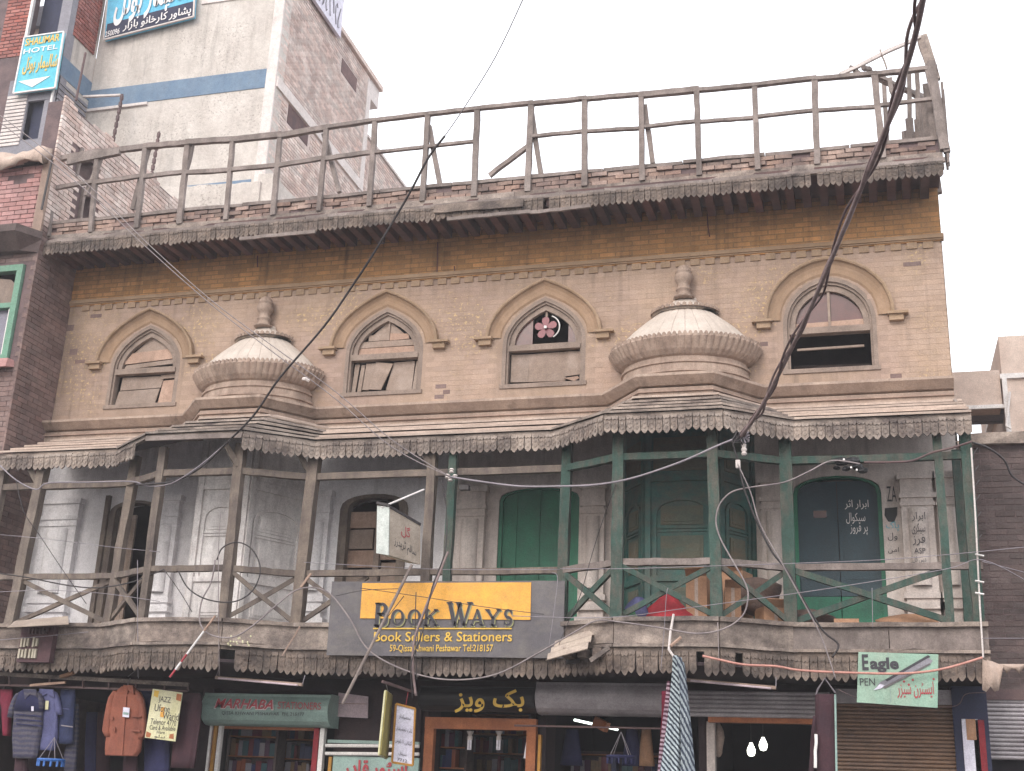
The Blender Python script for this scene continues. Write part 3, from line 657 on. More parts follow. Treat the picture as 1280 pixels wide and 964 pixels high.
# enclosed wooden bays at the back of the balcony
def bay(cx, m, mp, f=.52, h=.42, r=.80, name='wooden_bay', skew=.03):
    P = [(cx - r, 0), (cx - h, -f), (cx + h, -f), (cx + r, 0)]
    b = MB()
    b.loft([[(x, y, z) for x, y in P] + [(cx + r, .05, z), (cx - r, .05, z)] for z in (DZ, 6.70)]); root = b.build(name, m, house)
    for (xa, ya), (xb, yb) in zip(P, P[1:]):
        u = V((xb - xa, yb - ya, 0)); L = u.length; u.normalize(); n = V((u.y, -u.x, 0)); n = n if n.y < 0 or n.x * (xa + xb - 2 * cx) > 0 else -n
        if n.y > 0: n = -n
        o = V((xa, ya, 0)); c = L / 2; hw = L / 2 - .10
        # corner strips, arched frame, panels
        q = MB(); q.plate([(0, DZ), (.07, DZ), (.07, 6.7), (0, 6.7)], [], o, u, (0, 0, 1), 0, .035, n); q.plate([(L - .07, DZ), (L, DZ), (L, 6.7), (L - .07, 6.7)], [], o, u, (0, 0, 1), 0, .035, n)
        q.plate([(.07, 5.72), (L - .07, 5.72), (L - .07, 5.78), (.07, 5.78)], [], o, u, (0, 0, 1), 0, .03, n); q.plate([(.07, 4.45), (L - .07, 4.45), (L - .07, 4.52), (.07, 4.52)], [], o, u, (0, 0, 1), 0, .03, n)
        q.build('corner_frame', m, root)
        zs, ah = 5.28, .22
        outer = [(c + hw, 4.52), (c + hw, zs)] + seg_arch(c, zs, hw, ah)[1:-1] + [(c - hw, zs), (c - hw, 4.52)]; i2 = hw - .045
        inner = [(c - i2, 4.52), (c - i2, zs)] + seg_arch(c, zs, i2, ah - .03)[1:-1][::-1] + [(c + i2, zs), (c + i2, 4.52)]
        MB().plate(outer + inner, [], o, u, (0, 0, 1), 0, .028, n).build('arched_moulding', m, root)
        for z0, z1 in ((5.16, 5.40), (4.60, 5.02), (4.00, 4.38), (5.86, 6.3)):
            w = i2 - .05 if z1 < 5.5 else hw
            q = MB(); q.plate([(c - w, z0), (c + w, z0), (c + w, z1), (c - w, z1)], [], o, u, (0, 0, 1), 0, .014, n)
            q.plate([(c - w + .04, z0 + .04), (c + w - .04, z0 + .04), (c + w - .04, z1 - .04), (c - w + .04, z1 - .04)], [], o, u, (0, 0, 1), .014, .024, n); q.build('raised_panel', mp, root)
        for z in (5.07, 5.11): MB().plate([(c - i2, z), (c + i2, z), (c + i2, z + .025), (c - i2, z + .025)], [], o, u, (0, 0, 1), 0, .02, n).build('transom', m, root)
    return root
bay(-8.40, 'wpanel', 'wpanel', f=.85, h=.38, r=.86); bay(-2.18, 'teal', 'tealb', f=.55, h=.46, r=.84)

# cracks, stubs and scars on the upper wall
for pts in (((547, 303), (547, 322), (546, 346)), ((322, 320), (322, 334)), ((884, 268), (885, 284), (887, 296)), ((568, 333), (569, 346))):
    MB().tube([at(x, y, -.024) for x, y in pts], .010, 4).build('wall_crack', 'joist', house)
for x, y, w_, h_ in ((551, 483, .16, .03), (558, 490, .10, .03), (549, 496, .14, .03), (120, 395, .2, .03), (100, 452, .18, .03), (1010, 452, .12, .03), (955, 430, .1, .03), (1140, 330, .22, .03), (1120, 470, .14, .03), (92, 440, .14, .05), (88, 410, .12, .05)):
    p = at(x, y, -.004)
    if not any(abs(p.x - c) < .66 for c in WINX): MB().box(p.x - w_ / 2, p.x + w_ / 2, -.0045, .001, p.z - h_, p.z + h_).build('exposed_brick', 'brownb', house)
# ================================================================= eave and parapet of the old house
EZ = 9.52; EY = -.86
def tooth(w, top, bot, style, m, name, th=.022):
    """one pierced fringe board hanging from z=0 down"""
    h = top - bot; b = MB(); g = w * .02
    if style == 'point': tip = [(w/2 - g, -h * .83), (w * .38, -h * .85), (w * .24, -h * .94), (0, -h), (-w * .24, -h * .94), (-w * .38, -h * .85), (-w/2 + g, -h * .83)]
    else: tip = [(w/2 - g, -h * .84), (w * .3, -h * .90), (0, -h), (-w * .3, -h * .90), (-w/2 + g, -h * .84)]
    b.plate([(-w/2 + g, 0), (w/2 - g, 0)] + tip, [], (0, 0, 0), (1, 0, 0), (0, 0, 1), 0, -th, (0, 1, 0))
    r = w * .2
    for zc, k in ((-h * .66, 1), (-h * .40, .8)):
        b.plate([(k * r * math.cos(a), zc + 1.3 * k * r * math.sin(a)) for a in [math.pi * q / 3 for q in range(6)]], [], (0, 0, 0), (1, 0, 0), (0, 0, 1), -th, -th - .008, (0, 1, 0))
    for s_ in (-1, 1): b.plate([(s_ * w * .46, -h * .30), (s_ * w * .30, -h * .48), (s_ * w * .46, -h * .66)][::s_], [], (0, 0, 0), (1, 0, 0), (0, 0, 1), -th, -th - .010, (0, 1, 0))
    b.plate([(-w * .48, -.01), (w * .48, -.01), (w * .48, -h * .16), (w * .25, -h * .25), (0, -h * .18), (-w * .25, -h * .25), (-w * .48, -h * .16)], [], (0, 0, 0), (1, 0, 0), (0, 0, 1), -th, -th - .012, (0, 1, 0))
    return mesh_only(b, name, m)
def fringe(a, b_, ztop, me, w, name, parent, skip=lambda i, n: False, drop=0):
    a, b_ = V((*a, 0)), V((*b_, 0)); d = b_ - a; L = d.length; n = max(1, round(L / w)); ang = math.atan2(d.y, d.x)
    for i in range(n):
        if skip(i, n) or rnd.random() < .008: continue
        p = a + d * ((i + .5) / n)
        inst(me, name, parent, (p.x, p.y, ztop + rnd.uniform(-.010, .006) + drop * math.sin(i * .11)), (rnd.uniform(-.05, .05), rnd.uniform(-.04, .04), ang), (L / n / w * rnd.uniform(.96, 1), 1, 1 + rnd.uniform(-.07, .05)))
b = MB()
segs = 9
for i in range(segs):
    x0 = XL + (XR + .06 - XL) * i / segs; x1 = XL + (XR + .06 - XL) * (i + 1) / segs; dz = rnd.uniform(-.012, .012)
    b.rough_bar((x0 + .004, EY + .02, 9.755 + dz), (x1 - .004, EY + .02, 9.755 - dz), .05, .06, 8, .006)
eave = b.build('eave_board', 'grey', house)
et = tooth(.078, 9.73, 9.51, 'point', 'fringe2', 'fringe_board')
gaps = {(30, 40), (62, 72)}
fringe((XL + .03, EY), (XR + .03, EY), 9.735, et, .078, 'fringe_board', eave, skip=lambda i, n: 34 <= i <= 52 and False)
# planks covering broken stretches of fringe
for x0, x1, z in ((-8.6, -7.4, 9.49), (-5.4, -4.2, 9.505), (-4.2, -3.35, 9.50)):
    MB().rough_bar((x0, EY - .05, z), (x1, EY - .05, z + .01), .03, .05, 6, .006).build('patch_batten', 'grey', eave)
b = MB(); b.rough_bar((-5.6, EY - .06, 9.68), (-4.3, EY - .06, 9.66), .02, .12, 8, .006); b.build('patch_board', 'fringe2', eave)
# joists and boarding under the eave
MB().box(XL, XR + .02, EY + .03, .02, 9.80, 9.83).build('eave_boarding', 'joist', house)
b = MB(); b.bar((0, EY + .04, -.03), (0, 0, -.01), .11, .13); jm = mesh_only(b, 'joist', 'joist'); x = XL + .12
while x < XR - .02:
    inst(jm, 'joist', house, (x + rnd.uniform(-.02, .02), 0, 9.73 + rnd.uniform(-.01, .01)), (0, 0, rnd.uniform(-.04, .04))); x += .215
# cornice plank and brick courses above the eave
b = MB()
for i in range(7):
    x0 = XL + (XR + .04 - XL) * i / 7; x1 = XL + (XR + .04 - XL) * (i + 1) / 7
    b.rough_bar((x0 + .003, EY + .10, 9.835), (x1 - .003, EY + .10, 9.835 + rnd.uniform(-.008, .008)), .14, .09, 6, .004)
b.build('cornice_plank', 'fringe', house)
MB().box(XL + .05, XR, EY + .10, EY + .26, 9.88, 10.085).build('parapet_core', 'redj', house)
bp = MB(); w, h = .212, .056
bp.add([(x, y, z) for x in (-w/2, w/2) for y in (0, .1) for z in (-h/2, h/2)], [(0, 1, 3, 2), (4, 6, 7, 5), (0, 4, 5, 1), (2, 3, 7, 6), (0, 2, 6, 4), (1, 5, 7, 3)])
pb = mesh_only(bp, 'brick', 'ptile')
for row in range(3):
    x = XL + .17 + (row % 2) * .11
    while x < XR - .12:
        if rnd.random() > .04: inst(pb, 'brick', house, (x, EY + .07 + rnd.uniform(-.02, .02), 9.915 + row * .068), (rnd.uniform(-.05, .05), rnd.uniform(-.03, .03), rnd.uniform(-.04, .04)))
        x += .226
b = MB()
for i in range(12):
    x0 = XL + .05 + (XR - XL - .05) * i / 12; x1 = XL + .05 + (XR - XL - .05) * (i + 1) / 12
    b.rough_bar((x0, EY + .13, 10.115 + rnd.uniform(-.01, .01)), (x1 - .01, EY + .13, 10.115 + rnd.uniform(-.01, .01)), .15, .05, 4, .008)
b.build('parapet_sill', 'grey', house)
MB().box(XL, XR, EY + .3, 8.5, 9.91, 9.97).build('roof', 'ledge', house)

# ================================================================= roof railing: a bare timber frame
rail = thing('roof_railing', 'long bare grey timber railing frame standing along the roof edge above the bricks', 'railing', (-5.4, EY + .05, 9.9))
tops = [(70, 200), (122, 191), (182, 183), (235, 178), (291, 175), (350, 170), (408, 160), (469, 151), (535, 143), (597, 136), (664, 130), (731, 124), (801, 119), (871, 113), (943, 107), (1018, 99), (1093, 93), (1160, 86)]
bots = [(62, 285), (115, 280), (173, 272), (226, 268), (284, 262), (343, 256), (400, 250), (463, 243), (529, 238), (593, 233), (660, 225), (731, 219), (803, 213), (874, 208), (947, 201), (1021, 194), (1103, 187), (1183, 180)]
RY = EY + .03; TP = []; MP = []
for (tx, ty), (bx, by) in zip(tops, bots):
    t = at(tx, ty, RY); d = at(bx, by, RY); d.z = 9.865; t.z = max(t.z, 11.0); t.x = d.x + (t.x - d.x) * 1.0
    TP.append(t); MP.append(d.lerp(t, .62))
    MB().rough_bar(d, t - V((0, 0, .02)), .075 * rnd.uniform(.85, 1.15), .06, 9, .003, up=(0, 1, 0)).build('post', 'grey', rail)
for i in range(len(TP) - 1):
    e = V((.03, 0, 0)); w = .085 if i in (0, 1, 2, 3, 4, 5, 12) else .055
    MB().rough_bar(TP[i] - e, TP[i+1] + e + V((0, 0, rnd.uniform(-.015, .015))), .07, w, 7, .003).build('top_rail', 'grey', rail)
    if i != 9: MB().rough_bar(MP[i] + V((.03, -.005, 0)), MP[i+1] - V((.03, .005, rnd.uniform(-.02, .02))), .05, .065 if i < 7 else .045, 7, .003).build('middle_rail', 'grey', rail)
for a, b_, y in (((537, 158), (550, 230), .05), ((664, 135), (677, 218), .05), ((806, 132), (816, 205), .06), ((612, 220), (660, 184), .02), ((405, 168), (424, 240), .10), ((127, 195), (108, 245), .06), ((186, 185), (166, 262), .06), ((240, 180), (231, 222), .04)):
    MB().rough_bar(at(*a, RY + y), at(*b_, RY + y), .065, .06, 4, .008).build('loose_strut', 'grey', rail)
MB().rough_bar(at(85, 203, RY - .02), at(150, 190, RY - .02), .07, .1, 4, .01).build('cracked_rail_end', 'grey', rail)

# corner shed frame on the right end of the roof
shed = thing('roof_corner_lean_to', 'ruined lean-to of planks and pale rafters at the corner where the roof railing ends', 'lean-to', (1.0, 0, 9.97))
def pole3(a, b_, w, h, m='grey', name='strut'): return MB().rough_bar(a, b_, w, h, 5, .008).build(name, m, shed)
CX = 1.17
pole3((CX + .07, EY + .03, 9.9), (CX + .0, EY + .03, 11.22), .11, .10, name='corner_post')
pole3(at(1050, 93, EY + .1), at(1150, 46, -.5), .05, .045, 'cement2', 'pale_rafter'); pole3(at(1150, 46, -.45), at(1162, 86, -.6), .09, .05, 'fringe', 'top_post'); pole3(at(1156, 44, -.3), at(1172, 100, -.5), .05, .05, 'fringe', 'top_post')
pole3(at(1100, 62, -.62), at(1108, 86, -.7), .02, .02, 'fringe', 'thin_strut')
for y in (-.2, .5, 1.2, 1.9): pole3((CX + .06, y, 9.97), (CX, y, 11.15), .08, .08, name='post')
pole3((CX + .02, EY, 11.12), (CX + .02, 2.2, 11.15), .09, .08, name='side_rail'); pole3((CX + .03, EY, 10.62), (CX + .03, 2.2, 10.62), .08, .07, name='side_rail')
for i in range(13):
    y = -.70 + i * .13; xx = CX - .02 - .028 * i; MB().rough_bar((xx, y, 10.0), (xx - .02, y + rnd.uniform(-.03, .03), 10.98 + rnd.uniform(-.25, .18)), .10, .02, 3, .004, up=(0, 1, 0)).build('plank', 'grey', shed)
for a, b_ in (((1095, 95, -.6), (1160, 128, .4)), ((1100, 100, -.5), (1156, 122, .6)), ((1112, 98, -.5), (1120, 133, -.5)), ((1136, 88, -.1), (1137, 180, -.1)), ((1146, 92, .0), (1148, 180, .0)), ((1104, 90, .2), (1110, 185, .2)), ((1088, 88, -.55), (1078, 84, -.75)), ((1064, 84, -.6), (1075, 92, -.75))):
    pole3(at(*a), at(*b_), .06, .05)
b = MB()
for k in range(9):      # ragged sheet hanging on the outer side
    y0 = EY + .02 + k * .03; b.box(CX + .09 + .01 * (k % 2), CX + .12 + .01 * (k % 2), y0, y0 + .03, 9.82 - .1 * (k % 3 == 0) + .0, 10.9 - .1 * k)
b.build('ragged_sheet', 'grey', shed)

# ================================================================= neighbour on the left (front face at y=-1.0)
NX = -11.96
nb = thing('red_brick_house', 'tall narrow red brick house adjoining the old house, with a green window', 'house', (-15, -1, 0))
def nb_in(u, z):
    x = u
    return not (x < -12.13 and 7.75 < z < 9.34) and not (-12.62 < x < -12.46 and 10.80 < z < 10.88)
MB().plate([(-18, 0), (NX - .02, 0), (NX - .02, 11.12), (-12.9, 11.02), (-18, 11.0)], [[(-13.2, 7.75), (-12.14, 7.75), (-12.14, 9.34), (-13.2, 9.34)]], (0, -.98, 0), (1, 0, 0), (0, 0, 1), 0, .3, (0, 1, 0)).build('front_wall', 'redj', nb)
brick_field(nb, (0, -.98, 0), (1, 0, 0), (0, -1, 0), -14.4, NX, 9.75, 11.05, 'pinkb', nb_in, n_parts=60, bh=.078, gap=.012, proud=.012, jit=.004)
brick_field(nb, (0, -.98, 0), (1, 0, 0), (0, -1, 0), -14.4, NX, 3.0, 9.6, 'brownb', nb_in, n_parts=120, bh=.078, gap=.009, proud=.008, jit=.003)
MB().box(NX - .3, NX - .012, -.98 + .3, 9, 0, 10.0).build('side_wall', 'redj', nb)
MB().box(NX - .3, NX - .012, -.98 + .3, 2.85, 10.0, 12.20).build('ruined_side_wall', 'redj', nb) if False else None
def ruin_in(y, z):
    if -.45 < y < .02 and z > 11.2 and z < 11.62: return False
    if -.18 < y < .15 and 10.3 < z < 11.05: return False
    return z < 12.28 + .05 * math.sin(y * 5)
brick_field(nb, (NX - .012, 0, 0), (0, 1, 0), (1, 0, 0), -.99, .0, 3.2, 10.0, 'brownb', n_parts=110, bh=.078, gap=.009, proud=.010, jit=.003)
brick_field(nb, (NX - .012, 0, 0), (0, 1, 0), (1, 0, 0), -.99, 2.85, 10.0, 12.3, 'towerb', ruin_in, bh=.075, gap=.012, proud=.014, jit=.006)
MB().plate([(-.98, 10.0), (2.85, 10.0), (2.85, 12.2), (-.98, 12.2)], [[(-.40, 11.22), (.0, 11.22), (.0, 11.58), (-.40, 11.58)], [(-.15, 10.35), (.12, 10.35), (.12, 11.0), (-.15, 11.0)]], (NX - .012, 0, 0), (0, 1, 0), (0, 0, 1), 0, -.3, (1, 0, 0)).build('ruined_wall_core', 'redj', nb)
MB().box(-18, NX - .35, -.6, 9, 9.3, 9.7).build('roof', 'redj', nb)
for y in (-.42, .0): MB().rough_bar((NX + .01, y, 11.15), (NX + .01, y + .02, 11.66), .05, .05, 4, .01).build('broken_jamb', 'grey', nb)
MB().rough_bar((NX + .01, -.17, 10.32), (NX + .01, -.17, 11.05), .06, .06, 4, .01).build('broken_jamb', 'grey', nb)
# corner board, projecting ledge and green window
MB().box(NX - .16, NX + .0, -1.035, -.99, 9.72, 11.1).build('corner_board', 'ledge', nb)
b = MB()
P = [(-14.5, -1.0), (-14.5, -1.36), (-12.15, -1.36), (NX + .03, -1.0)]
b.loft([[(x, y, 9.74) for x, y in P], [(x, y if y > -1.1 else y, 9.86) for x, y in P]]); b.loft([[(-14.5, -1.0, 9.52), (-14.5, -1.12, 9.52), (-12.2, -1.12, 9.52), (NX, -1.0, 9.52)], [(x, y, 9.735) for x, y in P]])
b.build('projecting_ledge', 'darkbr', nb)
gw = MB()
for x0, x1, z0, z1 in ((-12.26, -12.16, 7.78, 9.33), (-13.2, -12.26, 9.23, 9.33), (-13.2, -12.26, 8.62, 8.70), (-13.2, -12.26, 7.78, 7.86), (-12.75, -12.68, 7.86, 8.62)): gw.box(x0, x1, -1.03, -.9, z0, z1)
gw = gw.build('window', 'greenwin', nb)
MB().box(-12.68, -12.263, -.93, -.91, 7.86, 8.62).build('pane', 'pane', gw); MB().plate([(-12.7, 8.70), (-12.263, 8.70), (-12.263, 9.0), (-12.4, 9.12), (-12.6, 9.15), (-12.7, 9.15)], [], (0, -.95, 0), (1, 0, 0), (0, 0, 1), 0, .02, (0, 1, 0)).build('lunette_board', 'frame', gw)
MB().box(-12.30, -12.265, -1.0, -.93, 7.86, 8.62).build('sash', 'whitep', gw)
MB().loft([[(-13.3, -.99, 7.77), (-13.3, -1.1, 7.77), (-12.08, -1.1, 7.77), (-12.05, -.99, 7.77)], [(-13.3, -.99, 7.66), (-13.3, -1.15, 7.62), (-12.06, -1.15, 7.62), (-12.03, -.99, 7.66)]]).build('sill', 'pinkb', nb)
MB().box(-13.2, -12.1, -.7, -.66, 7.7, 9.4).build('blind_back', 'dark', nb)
# cement cap and tarpaulin on its top
b = MB(); b.rough_bar((-13.2, -1.0, 11.10), (NX - .1, -1.0, 11.16), .3, .07, 6, .02); b.build('coping', 'darkbr', nb)
g = []
for i in range(15):
    t = i / 14; x = -13.25 + 1.22 * t; dz = .05 * math.sin(t * 9) + .03 * math.sin(t * 23)
    low = 11.02 + .10 * math.cos(t * 8.5) - (.05 if .5 < t < .9 else 0)
    g.append([(x, -.75, 11.22 + dz * .3), (x, -.98, 11.33 + dz * .4), (x, -1.13, 11.25 + dz), (x, -1.20 - .02 * math.sin(i), 11.12 + dz), (x + .02, -1.19 - .02 * math.cos(i * 2), low), (x, -1.17, low), (x, -.9, 11.15)])
tag(MB().loft(g).build('tarpaulin', 'tarp', smooth=True), 'beige tarpaulin draped over the top edge of the red brick house under the dark opening', 'tarpaulin')
tag(MB().rough_bar(at(65, 200, -1.08), at(52, 262, -1.08), .025, .025, 3, .004).build('drain_pipe', 'cabled'), 'thin dark pipe down the corner of the red brick house above the eave', 'pipe')

# ================================================================= tower with the blue band
tw = thing('cement_tower', 'tall pale cement tower block with a painted blue band behind the old house', 'building', (-13, 4, 0))
TX = -11.0
MB().plate([(-15.34, 10), (TX, 10), (TX, 18.6), (-15.34, 18.6)], [[(-12.85, 17.75), (-11.75, 17.75), (-11.75, 18.45), (-12.85, 18.45)]], (0, 4, 0), (1, 0, 0), (0, 0, 1), 0, .3, (0, 1, 0)).build('front_wall', 'cement', tw)
MB().box(-12.8, -11.8, 4.12, 4.2, 17.75, 18.45).build('blocked_opening', 'bluegrey', tw)
b = MB(); b.box(-12.95, -11.65, 3.97, 4.05, 17.66, 17.75); b.build('opening_sill', 'cement2', tw)
MB().box(-15.34, TX - .07, 3.985, 4.0, 15.42, 15.86).build('painted_band', 'blueband', tw)
MB().box(-15.36, -13.9, 3.95, 4.0, 15.34, 15.40).build('drip_edge', 'cement2', tw)
MB().box(-14.3, TX - .3, 3.985, 3.999, 13.22, 13.34).build('lower_band', 'blueband', tw); MB().box(-14.2, -13.5, 3.97, 3.984, 12.7, 13.3).build('lower_band', 'blueband', tw)
MB().box(TX - .22, TX - .0, 3.96, 4.0, 10, 18.8).build('corner_strip', 'cement2', tw)
b = MB(); b.rough_bar((-13.5, 3.8, 12.85), (TX + .1, 3.8, 12.85), .35, .55, 14, .03); b.rough_bar((TX + .18, 3.7, 12.95), (TX + .18, 6.6, 12.95), .3, .6, 10, .02); b.build('base_render', 'cement', tw)
MB().box(TX - .3, TX - .012, 4.301, 8.65, 10, 18.55).build('side_core', 'towerj', tw)
def tw_in(y, z):
    if 6.9 < y < 7.9 and 17.62 < z < 18.02: return False
    if 4.6 < y < 5.7 and 14.95 < z < 15.42: return False
    if 15.40 < z < 15.68: return False
    return True
brick_field(tw, (TX - .012, 0, 0), (0, 1, 0), (1, 0, 0), 4.02, 8.6, 12.8, 18.5, 'towerb', tw_in, gap=.016, proud=.012)
b = MB(); b.box(TX - .02, TX + .04, 4.0, 8.62, 15.42, 15.66); b.build('floor_band', 'cement2', tw)
for y0, y1, z0, z1 in ((6.95, 7.85, 17.64, 18.0), (4.65, 5.65, 14.97, 15.40), (4.6, 5.5, 18.0, 18.5)): MB().box(TX - .01, TX - .001, y0, y1, z0, z1).build('dark_grille', 'joist', tw)
b = MB(); b.box(TX - .5, TX + .08, 4.0, 9.25, 18.5, 18.62); b.build('roof_slab', 'towerb', tw)
MB().box(TX - 4.3, TX - .3, 4.3, 9.25, 18.4, 18.55).build('roof_deck', 'cement2', tw)
MB().box(TX - .02, TX + .02, 8.45, 8.68, 12, 18.4).build('corner_strip', 'cement2', tw)
MB().box(TX - .6, TX - .0, 8.66, 9.2, 18.0, 18.5).build('roof_bracket', 'cement2', tw)
MB().box(-15.3, TX - .3, 4.3, 8.6, 10, 11).build('rear_mass', 'cement2', tw)
wing = thing('pale_brick_wing', 'lower pale brick building stepping down behind the cement tower', 'building', (-11, 10, 0))
MB().box(TX - 4, TX - .012, 8.7, 12.4, 10, 16.95).build('walls', 'towerj', wing)
brick_field(wing, (TX - .012, 0, 0), (0, 1, 0), (1, 0, 0), 8.72, 12.35, 12.5, 16.9, 'towerb', gap=.016, proud=.012)
MB().box(TX - .3, TX + .04, 8.7, 12.45, 16.93, 17.0).build('coping', 'cement2', wing)
# projecting stair block at the left of the tower
st = thing('stair_block', 'narrow projecting stair block with red brick infill beside the sky blue hanging sign', 'building', (-16, 3, 0))
BX, BY = -15.34, 2.95
b = MB(); b.box(BX - .25, BX, BY, BY + .25, 10, 19); b.build('corner_pillar', 'bluegrey', st)
MB().box(BX - .2, BX - .012, BY + .25, 4.0, 10, 19).build('side_wall', 'cement', st)
MB().box(BX - .012, BX + .003, BY, 4.0, 15.62, 16.06).build('painted_band', 'blueband', st)
MB().box(BX - .012, BX + .06, BY + .15, 3.98, 15.32, 15.40).build('drip_edge', 'cement2', st) if False else None
brick_field(st, (BX + .0, 0, 0), (0, 1, 0), (1, 0, 0), BY + .18, 3.9, 16.68, 19, 'lattice', bh=.085, bw=.2, gap=.02, proud=.025)
b = MB(); 
for z in range(16): b.box(BX - .012, BX + .02, BY + .02, 3.95, 13.7 + z * .115, 13.76 + z * .115)
b.build('louvre', 'bluegrey', st)
b = MB(); b.box(-17.4, -16.35, 2.96, 3.2, 13.4, 19); b.build('front_wall_upper', 'redj', st)
brick_field(st, (0, 2.96, 0), (1, 0, 0), (0, -1, 0), -16.95, -16.30, 16.2, 19, 'lattice', bh=.085, gap=.02, proud=.015, bw=.24)
MB().box(-16.34, BX - .25, 3.3, 3.4, 10, 19).build('recess_back', 'navy', st)
MB().box(-16.36, -16.30, 2.93, 3.0, 16.2, 19).build('white_jamb', 'whitep', st)
MB().box(-16.95, BX, 2.94, 3.3, 12.5, 14.20).build('lower_front', 'bluegrey', st) if False else None
b = MB(); b.plate([(-16.5, 13.0), (BX - .0, 13.0), (BX, 15.6), (-16.5, 15.6)], [[(-15.98, 14.15), (BX - .06, 14.15), (BX - .06, 15.05), (-15.98, 15.05)]], (0, 2.94, 0), (1, 0, 0), (0, 0, 1), 0, .05, (0, 1, 0)); b.build('lower_front', 'bluegrey', st)
b = MB()
for z in range(14): b.box(-16.48, -16.0, 2.92, 2.94, 14.05 + z * .085, 14.11 + z * .085)
b.build('louvre', 'cement2', st)
MB().box(-15.95, -15.40, 3.1, 3.2, 14.1, 15.1).build('dark_opening', 'navy', st)
MB().box(-15.42, -15.38, 2.90, 2.94, 14.1, 15.6).build('white_jamb', 'whitep', st)
far = thing('pale_flat_block', 'pale flat-roofed block with a blue-grey cornice at the edge behind the stair block', 'building', (-19, 4, 0))
MB().box(-24, -16.4, 4, 9, 10, 17.7).build('walls', 'creamw', far); MB().box(-24, -16.4, 3.9, 4.4, 17.65, 18.16).build('cornice', 'bluegrey', far); MB().box(-24, -16.4, 3.93, 4.0, 15.2, 15.85).build('lower_cornice', 'bluegrey', far)
# two notched poles in front of the tower
for i, (a, b_, l) in enumerate((((153, 118, 3.6), (141, 178, 3.6), 'rusty reinforcing bar against the tower just below the blue band'), ((199, 165, 3.6), (189, 222, 3.6), 'short rusty reinforcing bar against the tower, lower than the blue band'), ((107, 66, 2.8), (95, 126, 2.8), 'thin brown pipe standing between the stair block and the ruined brick wall'))):
    p, q = at(*a), at(*b_); b = MB(); b.tube([p, q], .024, 6)
    if i < 2:
        for k in range(7): c = p.lerp(q, (k + .5) / 7); b.box(c.x - .027, c.x + .027, c.y - .027, c.y + .027, c.z - .05, c.z + .05)
    tag(b.build('steel_bar' if i < 2 else 'steel_pipe', 'rust'), l, 'pole')
tag(MB().bar(at(104, 121, 3.6), at(151, 119, 3.6), .05, .04).build('steel_angle', 'cement2'), 'pale steel angle fixed flat under the blue band of the tower', 'bracket')

# ---- signs up there
def sign_board(name, label, cor, Y, t, m, edge=None):
    """cor: px corners tl, tr, br, bl on plane Y"""
    r = thing(name, label, 'sign', at(*cor[3], Y)); P = [at(*c, Y) for c in cor]
    MB().plate([(p.x, p.z) for p in P], [], (0, Y, 0), (1, 0, 0), (0, 0, 1), 0, t, (0, 1, 0)).build('board', m, r)
    if edge:
        b = MB()
        for p, q in zip(P, P[1:] + P[:1]): b.bar(V((p.x, Y - .004, p.z)), V((q.x, Y - .004, q.z)), .03, .035, up=(0, 1, 0))
        b.build('frame', edge, r)
    return r
s = sign_board('hotel_sign', 'wide sky blue sign in white Urdu script high on the cement tower', [(137, -30), (246, -48), (242, 21), (130, 50)], 3.86, .08, 'blues', 'cement2')
P = [at(134, 30, 3.84), at(243, 1, 3.84), at(241.5, 20, 3.84), at(131, 48, 3.84)]
MB().plate([(p.x, p.z) for p in P], [], (0, 3.845, 0), (1, 0, 0), (0, 0, 1), 0, .012, (0, 1, 0)).build('dark_strip', 'navy', s)
def tilt_text(txt, a, b_, c, Y, m, par, **k):
    a, b_, c = at(*a, Y), at(*b_, Y), at(*c, Y); return text(txt, a, b_ - a, V((0, 0, 1)), (b_ - a).length, c.z - a.z, m, par, **k)
tilt_text('شالیمار ہوٹل', (140, 34), (238, 8), (140, -18), 3.84, 'letw', s, urdu=True, bold=.03)
tilt_text('پشاور کارخانو بازار', (153, 41), (238, 20), (153, 28), 3.83, 'letw', s, urdu=True, bold=.015)
tilt_text('250096', (131, 47), (149, 42), (131, 40), 3.83, 'letw', s, bold=.01)
s = sign_board('hanging_hotel_sign', 'small light cyan sign with yellow lettering and a white arrow, hung on the stair block', [(31, 47), (80, 40), (69, 110), (17, 117)], 2.80, .06, 'cyan', 'letw')
tilt_text('SHALIMAR', (31, 58), (74, 51), (31, 49), 2.79, 'gold', s, bold=.02); tilt_text('HOTEL', (29, 68), (72, 61), (29, 62), 2.79, 'letw', s, bold=.01)
tilt_text('شالیمار ہوٹل', (27, 94), (70, 88), (27, 72), 2.79, 'gold', s, urdu=True, bold=.02)
P = [at(23, 102, 2.79), at(63, 95, 2.79), at(40, 109, 2.79)]
MB().plate([(p.x, p.z) for p in P], [], (0, 2.788, 0), (1, 0, 0), (0, 0, 1), 0, .01, (0, 1, 0)).build('arrow', 'letw', s)
s = thing('side_advert_board', 'white and blue advert board projecting from the top of the tower side wall', 'sign', (TX + .1, 5, 18))
MB().box(TX + .05, TX + .12, 4.85, 6.5, 18.22, 19.3).build('board', 'paper', s)
b = MB()
for i in range(9):
    y = 4.95 + i * .17; b.tube([(TX + .13, y + .05 * math.cos(a * 1.4), 18.62 + .28 * math.sin(a * .9 + i)) for a in range(5)], .012, 4)
b.build('scribbled_pattern', 'bluegrey', s)
